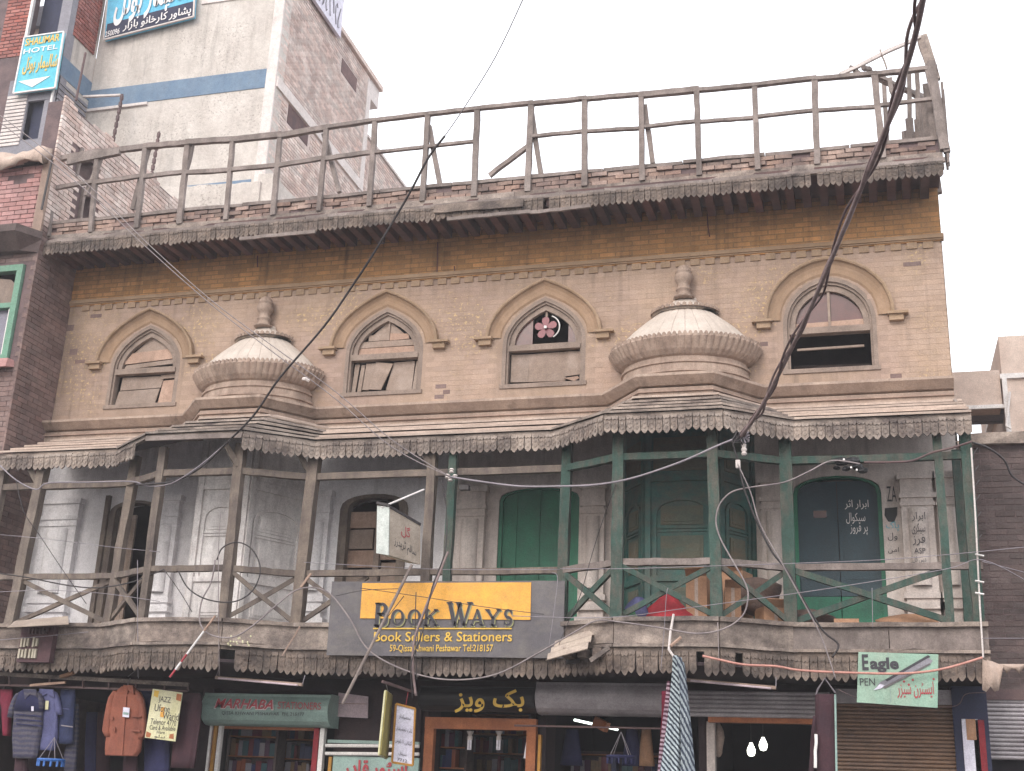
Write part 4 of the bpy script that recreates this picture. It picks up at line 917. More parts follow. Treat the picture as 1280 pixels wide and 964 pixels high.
# ================================================================= neighbours on the right
dw = thing('dark_brick_wall', 'dark soot-stained brick wall with a pale coping beside the green corner post', 'wall', (3, .3, 0))
MB().box(XR + .03, 8, .315, .6, 0, 6.3).build('wall_core', 'redj', dw)
brick_field(dw, (0, .315, 0), (1, 0, 0), (0, -1, 0), XR + .05, 2.6, 2.9, 6.28, 'darkbr', n_parts=120, gap=.010, proud=.006, jit=.005)
MB().rough_bar((XR + .06, .40, 6.36), (8, .40, 6.36), .36, .14, 20, .012).build('coping', 'fringe', dw)
cb = thing('cream_roof_building', 'cream rendered building with white trim beyond the old house', 'building', (4, 4, 0))
MB().box(2.27, 9, 4, 8, 6, 8.42).build('upper_wall', 'creamw', cb); MB().box(2.21, 9, 4.0, 8, 8.50, 9.14).build('parapet', 'creamw', cb)
MB().box(2.18, 9, 3.95, 8.02, 8.42, 8.50).build('white_trim', 'whitep', cb); MB().box(1.36, 2.18, 4.0, 4.5, 8.0, 8.58).build('beam', 'creamw', cb)
MB().box(1.36, 2.24, 3.95, 4.0, 7.94, 8.0).build('white_trim', 'whitep', cb); MB().box(2.2, 2.27, 3.93, 4.0, 6.0, 8.42).build('white_trim', 'whitep', cb)
MB().box(1.3, 2.27, 4.5, 4.9, 8.02, 8.1).build('bay_soffit', 'bluegrey', cb); MB().box(1.4, 1.75, 3.9, 4.2, 6, 7.42).build('short_pillar', 'creamw', cb); MB().box(1.3, 1.85, 4.4, 6.4, 7.2, 7.9).build('recess_wall', 'bluegrey', cb) if False else None
MB().box(1.3, 2.27, 4.9, 5.0, 8.0, 8.3).build('recess_lintel', 'bluegrey', cb)
tag(MB().tube([at(1262, 490, 3.85), at(1258, 533, 3.85), at(1264, 536, 3.85)], .02, 6).build('drain_pipe', 'whitep'), 'thin white pipe bent at the foot of the cream building', 'pipe')
# ================================================================= timber balcony gallery
CP = (-8.25, -2.18)
bal = thing('timber_gallery', 'long sagging timber balcony with two bays, slatted roof and carved fringes across the old house', 'balcony', (-5.2, -1.4, DZ))
X0, X1 = -11.62, XR + .06
def bp(s, f, r, h, x0=X0, x1=X1): return path(s, f, CP, r, h, x0, x1)
# roof: lapped boards between two polylines
top, bot = bp(.10, .80, 1.03, .50), bp(1.52, 2.08, 1.45, .69)
NB = 5
for k in range(len(top) - 1):
    bay_ = k in (1, 2, 3, 5, 6, 7); zt = 6.80 if not bay_ else 6.70; zb = 6.14
    for i in range(NB):
        a, b_ = i / NB, (i + 1) / NB + .03
        def P(e, t, dz): 
            p, q = V((*top[k + e], 0)), V((*bot[k + e], 0)); r = p.lerp(q, t)
            zz = (6.79 if True else 0); z = 6.78 + (zb - 6.78) * t; return V((r.x, r.y, z + dz))
        j = rnd.uniform(-.006, .006); th = .028
        A, B = P(0, a, j), P(1, a, j); C, D = P(1, b_, .058 + j), P(0, b_, .058 + j)
        if k == 0: A.x = max(A.x, XL + .03 if i < 2 else A.x)
        b = MB(); dn = V((0, 0, -th)); e = (B - A).normalized() * .003
        n = 8; ring = []
        for q in range(n + 1):
            t = q / n; o = V((0, 0, rnd.uniform(-.002, .002))); u = A.lerp(B, t) + o; v = D.lerp(C, t) + o
            ring.append([u, v, v + dn, u + dn])
        b.loft(ring); b.build('roof_slat', 'slat' if not bay_ or i < 1 else 'fringe', bal)
# dark sheet under the slats, its colour stands in for shadow in the gaps
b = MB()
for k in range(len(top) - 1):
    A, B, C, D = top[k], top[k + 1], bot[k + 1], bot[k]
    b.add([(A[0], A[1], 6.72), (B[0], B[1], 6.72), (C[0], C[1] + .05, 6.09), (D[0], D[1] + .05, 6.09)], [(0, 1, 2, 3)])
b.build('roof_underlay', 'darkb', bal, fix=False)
# edge beam and carved fringe
for k in range(len(bot) - 1):
    (xa, ya), (xb, yb) = bot[k], bot[k + 1]
    MB().rough_bar((xa, ya + .02, 6.125), (xb, yb + .02, 6.125), .05, .05, 10, .004).build('eave_batten', 'fringe', bal)
rt = tooth(.088, 6.12, 5.90, 'point', 'fringe', 'fringe_board')
for k in range(len(bot) - 1):
    fringe(bot[k], bot[k + 1], 6.115, rt, .088, 'fringe_board', bal, skip=lambda i, n: (k == 2 and i > -1) or (k == 1 and i > n * .55))
MB().rough_bar((bot[2][0], bot[2][1], 6.10), (bot[3][0], bot[3][1], 6.09), .04, .06, 8, .006).build('bare_batten', 'grey', bal)
# posts
def post(x, y, z0, z1, m, w=.105, lean=(0, 0), name='post', cap=True):
    r = MB().rough_bar((x, y, z0), (x + lean[0], y + lean[1], z1), w, w, 9, .004, up=(0, 1, 0)).build(name, m, bal)
    return r
ps = [(X0 + .04, -1.38, 'post', .10, 0), (-11.05, -1.38, 'post', .13, .12), (CP[0] - 1.33, -1.38, 'post', .11, .08), (CP[0] - .57, -1.80, 'post', .10, 0), (CP[0] + .57, -1.80, 'post', .12, -.02), (CP[0] + 1.36, -1.38, 'post', .14, .04),
      (-5.22, -1.38, 'post', .11, 0), (-4.93, -1.42, 'gpost', .10, 0), (CP[1] - 1.31, -1.38, 'gpost', .12, .02), (CP[1] - .57, -1.80, 'gpost', .13, 0), (CP[1] + .57, -1.80, 'gpost', .12, -.04), (CP[1] + 1.34, -1.38, 'gpost', .14, 0),
      (.86, -1.38, 'gpost', .09, 0), (1.16, -1.36, 'gpost', .12, 0), (1.13, -.25, 'gpost', .10, 0)]
for x, y, m, w, ln in ps: post(x, y, 3.80, 6.08 if y > -1.5 else 6.06, m, w, (ln, 0))
# brackets at the heads of some posts
for x, y in ((-11.0, -1.38), (CP[0] + 1.36, -1.38), (-5.22, -1.38), (CP[0] + .55, -1.82)):
    MB().rough_bar((x, y - .02, 5.75), (x - .16, y - .10, 6.02), .07, .07, 3, .005).build('bracket', 'post', bal)
b = MB(); pr = []
# transom beam
pp = bp(1.38, 1.80, 1.33, .57); ZT = 5.70
for k in range(len(pp) - 1):
    (xa, ya), (xb, yb) = pp[k], pp[k + 1]; z = ZT if k not in (2, 6) else ZT
    MB().rough_bar((xa, ya, z), (xb, yb, z), .08, .085, 10, .004).build('transom_beam', 'post' if k < 5 else 'gpost', bal)
    MB().rough_bar((xa, ya, 4.44), (xb, yb, 4.44), .075, .075, 10, .004).build('handrail', 'grey' if k >= 5 else 'post', bal)
# cross braces in each bay of the balustrade
def xb(a, b_, m='post', w=.055):
    for s, (za, zb) in enumerate(((3.84, 4.40), (4.40, 3.84))):
        MB().rough_bar((a[0], a[1] + .02 - .04 * s, za), (b_[0], b_[1] + .02 - .04 * s, zb), .04, w, 5, .004).build('cross_brace', m, bal)
xb((-11.0, -1.36), (CP[0] - 1.36, -1.36)); xb((CP[0] - 1.33, -1.38), (CP[0] - .60, -1.78)); xb((CP[0] + .60, -1.78), (CP[0] + 1.30, -1.40))
xb((-6.85, -1.36), (-6.0, -1.36)); xb((CP[1] - 1.28, -1.40), (CP[1] - .60, -1.78), 'gpost', .065); xb((CP[1] - .53, -1.80), (CP[1] + .53, -1.80), 'gpost', .06); xb((CP[1] + .60, -1.78), (CP[1] + 1.30, -1.40), 'gpost', .06); xb((CP[1] + 1.40, -1.38), (.84, -1.38), 'gpost', .07)
# deck, fascia boards, moulding and lower fringe
dk = bp(1.42, 1.84, 1.36, .59)
b = MB(); b.plate([(x, y) for x, y in dk] + [(X1, 0), (X0, 0)], [], (0, 0, 0), (1, 0, 0), (0, 1, 0), 3.72, 3.77, (0, 0, 1)); b.build('deck', 'fringe2', bal)
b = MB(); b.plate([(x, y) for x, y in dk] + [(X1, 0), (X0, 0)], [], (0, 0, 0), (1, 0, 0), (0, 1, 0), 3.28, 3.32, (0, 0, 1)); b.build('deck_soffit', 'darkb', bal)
fm = ['fringe', 'fringe', 'fringe', 'fringe', 'fringe', 'fringe', 'fringe', 'fringe', 'cream']
for k in range(len(dk) - 1):
    (xa, ya), (xb_, yb) = dk[k], dk[k + 1]; L = math.hypot(xb_ - xa, yb - ya); n = max(1, round(L / 1.1))
    for i in range(n):
        p, q = V((xa, ya, 0)).lerp(V((xb_, yb, 0)), i / n + .002), V((xa, ya, 0)).lerp(V((xb_, yb, 0)), (i + 1) / n - .002)
        m = 'signg' if k == 8 else 'fringe' if (i + k) % 2 else 'fringe2'
        m = 'grey' if k == 8 and i < 2 else 'fringe'
        MB().rough_bar(p + V((0, 0, 3.645)), q + V((0, 0, 3.645)), .03, .26, 4, .003).build('fascia_board', m, bal)
    MB().rough_bar((xa, ya - .02, 3.785), (xb_, yb - .02, 3.785), .09, .05, 8, .004).build('fascia_cap', 'fringe', bal)
    MB().rough_bar((xa, ya - .03, 3.495), (xb_, yb - .03, 3.495), .06, .035, 8, .003).build('fascia_moulding', 'fringe', bal)
    MB().rough_bar((xa, ya + .0, 3.455), (xb_, yb + .0, 3.455), .04, .045, 8, .003).build('fascia_moulding', 'fringe2', bal)
dt = tooth(.086, 3.45, 3.18, 'point', 'fringe2', 'lower_fringe_board')
for k in range(len(dk) - 1):
    fringe(dk[k], dk[k + 1], 3.44, dt, .086, 'lower_fringe_board', bal, skip=lambda i, n: (k == 3 and i < 2) or (k == 7 and i == 2), drop=.004)

# ================================================================= things on the balcony
r = thing('book_shop_sign', 'large grey sheet sign with a yellow panel reading Book Ways, hung on the balustrade', 'sign', (-4.9, -1.55, 3.85))
YS = -1.53
P = [at(415, 727, YS), at(706, 726, YS), at(704, 823, YS), at(408, 819, YS)]
b = MB(); n = 16; ring = []
for i in range(n + 1):
    t = i / n; u = P[0].lerp(P[1], t); v = P[3].lerp(P[2], t); o = V((0, .006 * math.sin(t * 13), 0)); e = V((0, .012, 0))
    ring.append([u + o, v + o * -1, v - o + e, u + o + e])
b.loft(ring).build('sheet', 'signg', r)
P = [at(453, 729, YS - .012), at(664, 728, YS - .012), at(663, 775, YS - .012), at(450, 773, YS - .012)]
MB().plate([(p.x, p.z) for p in P], [], (0, YS - .014, 0), (1, 0, 0), (0, 0, 1), 0, .004, (0, 1, 0)).build('yellow_panel', 'signy', r)
# hand-built serif capitals
def serif(ch, x0, x1, z0, z1, Y, m, off=0.0, k=1.0):
    w, h = x1 - x0, z1 - z0; b = MB(); T, t = .17 * h * .9 * k, .06 * h * 1.1 * k
    def st(pts, ws):
        pts = [V((x0 + p[0] * w, 0, z0 + p[1] * h)) for p in pts]; L = []; Rr = []
        for i, p in enumerate(pts):
            d = (pts[min(i + 1, len(pts) - 1)] - pts[max(i - 1, 0)]).normalized(); nn = V((-d.z, 0, d.x)); q = ws[i] if isinstance(ws, list) else ws
            L.append(p + nn * q / 2); Rr.append(p - nn * q / 2)
        o = V((0, Y, 0)); e = V((0, .004, 0)); vs = []; fs = []
        for a, c in zip(L, Rr): vs += [a + o, c + o]
        for i in range(len(pts) - 1): fs.append((2*i, 2*i+1, 2*i+3, 2*i+2))
        b.add(vs, fs)
    def arc(cx, cz, rx, rz, a0, a1, n=14): return [(cx + rx * math.cos(R(a0 + (a1 - a0) * i / n)), cz + rz * math.sin(R(a0 + (a1 - a0) * i / n))) for i in range(n + 1)]
    def wv(n, f=lambda t: 1): return [t + (T - t) * f(i / n) for i in range(n + 1)]
    se = t
    if ch == 'B':
        st([(.2, 0), (.2, 1)], T); st([(0, .03), (.4, .03)], se); st([(0, .97), (.4, .97)], se)
        st([(.2, .97)] + arc(.5, .75, .33, .22, 90, -90) + [(.2, .53)], [t] + wv(14, lambda q: math.sin(q * math.pi)) + [t])
        st([(.2, .53)] + arc(.5, .28, .42, .25, 90, -90) + [(.2, .03)], [t] + wv(14, lambda q: math.sin(q * math.pi)) + [t])
    if ch == 'O': st(arc(.5, .5, .42, .46, 0, 360, 28), wv(28, lambda q: abs(math.cos(q * 2 * math.pi))))
    if ch == 'K':
        st([(.2, 0), (.2, 1)], T); st([(.02, .03), (.4, .03)], se); st([(.02, .97), (.4, .97)], se)
        st([(.25, .45), (.82, .97)], t); st([(.45, .6), (.88, .03)], T); st([(.7, .97), (.98, .97)], se); st([(.68, .03), (1.05, .03)], se)
    if ch == 'W':
        st([(.08, .97), (.32, .0)], T); st([(.32, 0), (.52, .97)], t); st([(.45, .97), (.70, .0)], T); st([(.70, 0), (.94, .97)], t)
        for c in (.08, .46, .94): st([(c - .12, .97), (c + .12, .97)], se)
    if ch == 'A': st([(.12, .02), (.5, 1)], t); st([(.48, 1), (.86, .02)], T); st([(.28, .36), (.7, .36)], t); st([(0, .03), (.26, .03)], se); st([(.68, .03), (1.02, .03)], se)
    if ch == 'Y': st([(.14, .97), (.5, .45)], T); st([(.5, .45), (.86, .97)], t); st([(.5, .5), (.5, .0)], T); st([(0, .97), (.3, .97)], se); st([(.7, .97), (1, .97)], se); st([(.32, .03), (.68, .03)], se)
    if ch == 'S': st(arc(.5, .74, .3, .23, 30, 270, 14) + arc(.5, .27, .34, .24, 90, -150, 14), wv(29, lambda q: math.exp(-((q - .5) * 4) ** 2) * .9 + .15)); st([(.80, .72), (.80, .98)], se); st([(.17, .02), (.17, .28)], se)
    return b
LT = [('B', 468, 486, 754, 783), ('O', 489, 506, 762, 782), ('O', 510, 527, 762, 782), ('K', 529, 549, 762, 782), ('W', 559, 590, 753, 782), ('A', 588, 606, 762, 782), ('Y', 606, 627, 762, 782), ('S', 629, 642, 762, 782)]
for m, dx, dz, y, k in (('outl', .018, -.02, YS - .020, 1.15), ('signg', .009, -.012, YS - .025, 1.1), ('lett', 0, 0, YS - .030, 1.0)):
    for ch, xa, xb2, ya, yb in LT:
        a, c = at(xa, yb, YS), at(xb2, ya, YS); serif(ch, a.x + dx, c.x + dx, a.z + dz, c.z + dz, y, m, k=k).build('letter', m, r, fix=False)
a, c = at(467, 786, YS), at(640, 786, YS); MB().box(a.x, c.x, YS - .018, YS - .012, a.z - .008, a.z + .008).build('underline', 'gold', r)
text_px('Book Sellers & Stationers', 467, 790, 640, 802, YS - .012, 'gold', r, bold=.01); text_px('59-Qissa Khwani Peshawar Tel:218157', 487, 806, 616, 816, YS - .012, 'gold', r, bold=.008)

# dirty light box on its pole
r = thing('light_box_sign', 'dirty slanted light box with faded red Urdu writing on a pole before the boarded window', 'sign', at(497, 690, -1.95))
A, B = at(487, 629, -2.15), at(525, 656, -1.70); C, D = at(525, 706, -1.70), at(486, 694, -2.15); B = V((B.x, B.y, B.z)); dpt = V((-.20, -.02, .02))
A2 = at(487, 634, -2.15); vs = [A2, B, C, D]; back = [p + V((-.17, .02, .03)) for p in vs]
MB().add(vs, [(0, 1, 2, 3)]).add([p + V((-.003, 0, 0)) for p in vs] + back, [(4, 5, 6, 7), (0, 1, 5, 4), (1, 2, 6, 5), (2, 3, 7, 6), (3, 0, 4, 7)]).build('box', 'lboxs', r)
ux = (B - A2).normalized(); uz = (A2 - D).normalized(); nr = ux.cross(uz); o = V((0, 0, 0)) + nr * .008
MB().add([p + o for p in vs], [(0, 1, 2, 3)]).build('face', 'lbox', r, fix=False)
b = MB(); b.bar(A2 + V((-.17, 0, .06)), A2 + V((0, 0, .02)), .03, .03); b.bar(A2, B, .04, .03); b.bar(A2 + V((-.1, 0, .04)), B + V((-.12, 0, .04)), .03, .02); b.build('top_cover', 'cabled', r)
W_, H_ = (B - A2).length, (A2 - D).length
text('گل', D + ux * W_ * .36 + uz * H_ * .52 + nr * .01, ux, uz, W_ * .3, H_ * .28, 'letr', r, urdu=True); text('عالم ٹریڈرز'.replace('ع', 'س').replace('ڈ', 'د'), D + ux * W_ * .14 + uz * H_ * .20 + nr * .01, ux, uz, W_ * .72, H_ * .26, 'lett', r, urdu=True)
MB().tube([A2 + V((-.1, 0, .0)), at(530, 612, -1.6)], .012, 6).build('stay', 'whitep', r)
tag(MB().tube([at(515, 706, -1.95), at(428, 880, -2.2)], .019, 8).build('sign_pole', 'grey'), 'long slanting steel pipe running from the light box down to the shop fronts', 'pole')

# corrugated tin hood and meter box
def tin(P, nrm, n, name, m, par, amp=.02):
    """corrugated sheet between edges P0-P1 (top) and P3-P2 (bottom)"""
    b = MB(); rows = []
    N = n * 6
    for i in range(N + 1):
        t = i / N; o = V(nrm) * amp * math.sin(t * n * 2 * math.pi)
        a, c = P[0].lerp(P[3], t) + o, P[1].lerp(P[2], t) + o; rows.append([a, c, c - V(nrm) * .008, a - V(nrm) * .008])
    return b.loft(rows).build(name, m, par, smooth=False)
r = thing('tin_hood', 'small corrugated tin hood on battens between the Book Ways sign and the green bay', 'hood', at(720, 812, -1.6))
P = [at(694, 800, -1.95), at(745, 784, -1.75), at(733, 812, -2.25), at(681, 826, -2.35)]
P = [at(695, 802, -1.62), at(745, 785, -1.62), at(733, 811, -2.1), at(682, 825, -2.1)]
tin([P[0], P[1], P[2], P[3]], (0, -.5, .8), 3, 'corrugated_sheet', 'tin', r, .022)
MB().bar(P[3] + V((.5, .05, 0)), P[2] + V((.25, .05, .02)), .05, .05).build('batten', 'fringe', r)
MB().box(P[0].x + .12, P[1].x + .18, -1.62, -1.50, 3.32, 3.60).build('housing', 'cabled', r)
for k in range(3): MB().box(P[0].x + .15 + k * .17, P[0].x + .25 + k * .17, -1.9, -1.64, 3.36, 3.46).build('fuse_block', 'fringe2', r)
r = thing('meter_board', 'red-brown meter board with ivory fuses under a bent tin sheet near the denim trousers', 'electrical box', at(50, 815, -1.55))
a, c = at(22, 828, -1.55), at(70, 782, -1.55)
MB().box(a.x, c.x, -1.58, -1.48, a.z, c.z).build('board', 'meter', r)
for z_, xs in ((803, (27, 31, 35, 42, 46)), (817, (24, 28, 32, 37, 41, 44)), (789, (37, 41, 45, 50, 54, 58))):
    for x_ in xs:
        p = at(x_, z_, -1.60); q = rnd.choice((.05, .06)) if z_ > 790 else .035
        MB().box(p.x - .014, p.x + .014, -1.61, -1.58, p.z - q, p.z + q).build('fuse', 'switch' if z_ > 790 else 'rust', r)
tin([at(20, 776, -1.5), at(85, 770, -1.5), at(86, 780, -1.95), at(9, 784, -1.95)][::1], (0, -.3, .9), 1, 'tin_sheet', 'tin', r, .008)

# heaps behind the balustrade of the green bay
def crumple(cx, cy, cz, rx, ry, rz, seed, n=14, m=9, k=.25):
    rr = random.Random(seed); fx = [rr.uniform(0, 6) for _ in range(6)]; rings = []
    for j in range(m + 1):
        ph = math.pi * (j / m) ; ring = []
        for i in range(n):
            a = 2 * math.pi * i / n; q = 1 + k * (math.sin(3 * a + fx[0] + 2 * ph) * .5 + math.sin(5 * a + fx[1]) * .3 + math.cos(4 * ph + fx[2] + a) * .4 + rr.uniform(-.15, .15))
            s_ = max(.02, math.sin(ph)); ring.append((cx + rx * s_ * q * math.cos(a), cy + ry * s_ * q * math.sin(a), cz - rz * math.cos(ph) * (1 + .1 * k)))
        rings.append(ring)
    return MB().loft(rings)
FZ = 3.775
def cone_cloth():
    rings = []; p = at(828, 770, -1.45); c = V((p.x, -1.45, FZ)); N = 22
    for j in range(7):
        t = j / 6; rings.append([(c.x + .06 + (.36 * (1 - t) + .04) * math.cos(2 * math.pi * i / N) * (1 + .1 * math.sin(i * 2.1 + j)), c.y + (.22 * (1 - t) + .03) * math.sin(2 * math.pi * i / N), FZ + .36 * t ** .9 + .015 * math.sin(i * 1.7)) for i in range(N)])
    return MB().loft(rings)
tag(cone_cloth().build('cloth_heap', 'cloth_red', smooth=True), 'bright red cloth heaped on the deck behind the cross braces of the green bay', 'cloth')
p = at(798, 755, -1.5); tag(crumple(p.x, -1.52, FZ + .16, .13, .10, .16, 3).build('plastic_bag', 'bluec', smooth=True), 'crumpled blue and grey plastic bag beside the red cloth heap', 'bag')
p = at(790, 765, -1.6); tag(crumple(p.x - .02, -1.62, FZ + .07, .10, .07, .08, 8).build('plastic_bag', 'cloth_green', smooth=True), 'small green plastic bag in front of the red cloth heap', 'bag')
def carton(x0, x1, y0, y1, z0, z1, label, rot=0):
    r = thing('cardboard_box', label, 'box', ((x0 + x1) / 2, (y0 + y1) / 2, z0)); w, d, h = (x1 - x0) / 2, (y1 - y0) / 2, z1 - z0
    r.rotation_euler = (0, 0, 0)
    b = MB(); b.box(x0, x1, y0, y1, z0, z1); b.build('body', 'card', r)
    MB().box((x0 + x1) / 2 - .02, (x0 + x1) / 2 + .02, y0 - .003, y0 - .001, z0, z1).build('tape', 'tarp', r); MB().add([(x0, y0 - .01, z1), (x1, y0 - .01, z1), (x1, y0 - .10, z1 + .08), (x0, y0 - .10, z1 + .07), (x0, y0 - .012, z1 + .006), (x1, y0 - .012, z1 + .006), (x1, y0 - .1, z1 + .086), (x0, y0 - .1, z1 + .076)], [(0, 1, 2, 3), (4, 5, 6, 7), (0, 1, 5, 4), (2, 3, 7, 6), (1, 2, 6, 5), (3, 0, 4, 7)]).build('flap', 'card', r)
    for o in (r,): o.rotation_euler[2] = rot
    return r
carton(at(859, 760, -1.4).x, at(885, 760, -1.4).x, -1.5, -1.2, FZ, FZ + .56, 'tall cardboard box standing upright next to the red cloth heap')
carton(at(905, 760, -1.4).x, at(925, 760, -1.4).x, -1.5, -1.2, FZ, FZ + .42, 'narrow cardboard box just past the middle green bay post', .15)
carton(at(948, 770, -1.25).x, at(980, 770, -1.25).x, -1.38, -1.12, FZ, FZ + .22, 'pale low carton lying under the brown sacks', .5)
carton(at(905, 730, -1.0).x, at(935, 730, -1.0).x, -1.05, -.75, FZ + .0, FZ + .70, 'upright cardboard box with open flap behind the brown sacks', -.3)
for i, (px, py, rx, rz, l) in enumerate(((945, 745, .26, .22, 'large dark brown sack piled high against the green bay corner'), (965, 760, .2, .12, 'flattened brown sack on the pale low carton'), (1010, 772, .24, .10, 'low maroon-brown sack on the deck by the dark green door'))):
    p = at(px, py, -1.15); tag(crumple(p.x, -1.1, max(p.z, FZ + rz), rx, .16, rz, 20 + i, k=.4).build('sack', 'sack', smooth=True), l, 'sack')
p = at(1060, 780, -1.3); tag(MB().box(p.x - .15, p.x + .12, -1.36, -1.2, FZ, FZ + .09).build('cardboard_sheet', 'card'), 'flat folded cardboard on the deck at the foot of the dark green door', 'cardboard')
p = at(1135, 775, -1.2); tag(crumple(p.x + .02, -1.15, FZ + .08, .34, .12, .09, 31, k=.3).build('sack', 'card', smooth=True), 'light brown paper heap at the base of the graffiti pilaster', 'sack')
tag(MB().rough_bar(at(200, 765, -1.6), at(182, 728, -1.75), .05, .04, 3, .01).build('loose_slat', 'boardp'), 'short loose wooden slat leaning at the first bay post', 'slat') if False else None

# fan in the third pointed window
fx, fz = at(681, 408, .04).x, at(681, 408, .04).z
fan = thing('wall_fan', 'small fan with five red blades and a white ring in the third pointed window', 'fan', (fx, .1, fz))
for k in range(5):
    a0 = 2 * math.pi * k / 5 + .3; pts = []
    for t, w_ in ((.02, .01), (.05, .04), (.10, .06), (.14, .055), (.165, .02)): pts.append((t, w_))
    poly = [(t * math.cos(a0) - w_ * math.sin(a0), t * math.sin(a0) + w_ * math.cos(a0)) for t, w_ in pts] + [(t * math.cos(a0) + w_ * math.sin(a0) * .8, t * math.sin(a0) - w_ * math.cos(a0) * .8) for t, w_ in pts[::-1]]
    MB().plate(poly, [], (fx, .09 + .004 * k, fz), (1, 0, 0), (0, 0, 1), 0, .003, (0, 1, 0)).build('blade', 'fanb', fan)
b = MB(); b.tube([(fx + .022 * math.cos(a), .07, fz + .022 * math.sin(a)) for a in [0, 2, 4, 6]], .01); b.box(fx - .018, fx + .018, .06, .09, fz - .018, fz + .018); b.build('hub', 'letw', fan)
MB().tube([(fx + .03 + .175 * math.cos(R(a)), .08, fz + .175 * math.sin(R(a))) for a in range(-60, 80, 10)], .010, 6).build('guard_ring', 'whitep', fan)
# ================================================================= shop fronts below the balcony
YF = -.30
def px_box(x0, y0, x1, y1, Y, d, name, m, par, d0=0):
    a, c = at(x0, y1, Y), at(x1, y0, Y); cz = at((x0 + x1) / 2, y0, Y).z; az = at((x0 + x1) / 2, y1, Y).z
    return MB().box(a.x, c.x, Y + d0, Y + d, az, cz).build(name, m, par)
def X(px, Y=YF, py=920): return at(px, py, Y).x
# piers and header of the ground floor, dark shop rooms behind
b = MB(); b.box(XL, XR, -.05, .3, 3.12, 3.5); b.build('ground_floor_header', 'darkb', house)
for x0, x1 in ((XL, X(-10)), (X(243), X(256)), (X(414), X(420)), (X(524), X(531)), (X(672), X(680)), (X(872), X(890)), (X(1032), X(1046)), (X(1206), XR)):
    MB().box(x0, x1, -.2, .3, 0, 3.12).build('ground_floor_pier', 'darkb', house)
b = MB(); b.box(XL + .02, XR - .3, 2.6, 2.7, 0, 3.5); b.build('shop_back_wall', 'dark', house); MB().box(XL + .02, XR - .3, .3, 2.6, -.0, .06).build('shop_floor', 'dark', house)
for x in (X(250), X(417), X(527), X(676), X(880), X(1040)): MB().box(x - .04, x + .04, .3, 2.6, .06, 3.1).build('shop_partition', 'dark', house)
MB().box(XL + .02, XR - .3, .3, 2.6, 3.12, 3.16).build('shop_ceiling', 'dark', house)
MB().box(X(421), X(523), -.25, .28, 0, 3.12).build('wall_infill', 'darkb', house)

def half_round_box(name, label, x0, y0, x1, y1, Y, m, cat='shutter box', r_=.22):
    """rolled shutter housing with a rounded belly"""
    r = thing(name, label, cat, at(x0, y1, Y)); a, c = at(x0, (y0 + y1) / 2, Y), at(x1, (y0 + y1) / 2, Y); zt = at((x0 + x1) / 2, y0, Y).z; zb = at((x0 + x1) / 2, y1, Y).z; h = zt - zb
    prof = [(Y + .30, zt), (Y + .05, zt), (Y - .02, zt - .01)] + [(Y - r_ * .3 * math.sin(math.pi * k / 8) - .02, zt - h * .1 - h * .75 * k / 8) for k in range(9)] + [(Y + .04, zb + .02), (Y + .10, zb), (Y + .30, zb)]
    MB().loft([[(x, y, z) for y, z in prof] for x in (a.x, c.x)]).build('housing', m, r)
    for x in (a.x - .012, c.x + .002): MB().loft([[(xx, y + (-.006 if y < Y + .1 else 0), z + (.004 if z > zb + h / 2 else -.004)) for y, z in prof] for xx in (x, x + .01)]).build('end_plate', m, r)
    return r
YB = -.62
s1 = half_round_box('stationer_sign', 'grey-green curved shutter box with red letters reading Marhaba Stationers', 256, 867, 412, 907, YB, 'signgreen', 'sign')
def curve_text(txt, x0, y0, x1, y1, Y, m, par, sl=0, **k):
    a, b_, c = at(x0, y1, Y), at(x1, y1 + sl, Y), at(x0, y0, Y); return text(txt, a, b_ - a, V((0, 0, 1)), (b_ - a).length, c.z - a.z, m, par, **k)
curve_text('MARHABA', 267, 873, 342, 886, YB - .105, 'letw', s1, 2, bold=.05, shear=.3, lift=.002); curve_text('MARHABA', 268, 873, 341, 885, YB - .110, 'letr', s1, 2, bold=.02, shear=.3, lift=.004)
curve_text('STATIONERS', 347, 877, 401, 886, YB - .108, 'letr', s1, 1.5, bold=.005)
curve_text('QISSA KHWANI PESHAWAR  PH. 215177', 277, 889, 380, 894, YB - .10, 'lett', s1, 2)
s4 = half_round_box('black_shop_sign', 'black curved shutter box with a dusty top and gold Urdu lettering', 526, 858, 668, 888, YB, 'black', 'sign')
a, c = at(528, 874, YB - .1), at(664, 860, YB - .1); MB().rough_bar((a.x, YB - .075, at(600, 866, YB - .1).z), (c.x, YB - .075, at(600, 866, YB - .1).z), .02, .13, 8, .003).build('dusty_band', 'pinkboard', s4) if False else None
curve_text('بک ویز', 568, 862, 655, 891, YB - .12, 'gold', s4, 0, urdu=True, bold=.02)
s5 = half_round_box('shutter_box', 'plain dull grey curved shutter box between the black sign and the scarves', 672, 853, 838, 893, YB - .02, 'shut')
# slatted rolled shutter and closed rusty shutter
def slats(name, label, x0, y0, x1, y1, Y, m, n, cat='shutter'):
    r = thing(name, label, cat, at(x0, y1, Y)); a, c = at(x0, y1, Y), at(x1, y1, Y); zt = at((x0 + x1) / 2, y0, Y).z; zb = at((x0 + x1) / 2, y1, Y).z; h = (zt - zb) / n
    q = MB(); pr = [(-.0, 0), (-.022, h * .25), (-.026, h * .5), (-.022, h * .75), (0, h * .95), (.01, h * .95), (.01, 0)]
    q.loft([[(x, y, z) for y, z in pr] for x in (a.x - a.x, c.x - a.x)]); me = mesh_only(q, 'shutter_slat', m)
    for i in range(n): inst(me, 'shutter_slat', r, (a.x, Y + rnd.uniform(-.003, .003), zb + i * h))
    return r
r6 = slats('roller_shutter', 'grey slatted shutter rolled up above the dark shop with two hanging bulbs', 842, 864, 1038, 897, -.55, 'shut', 6)
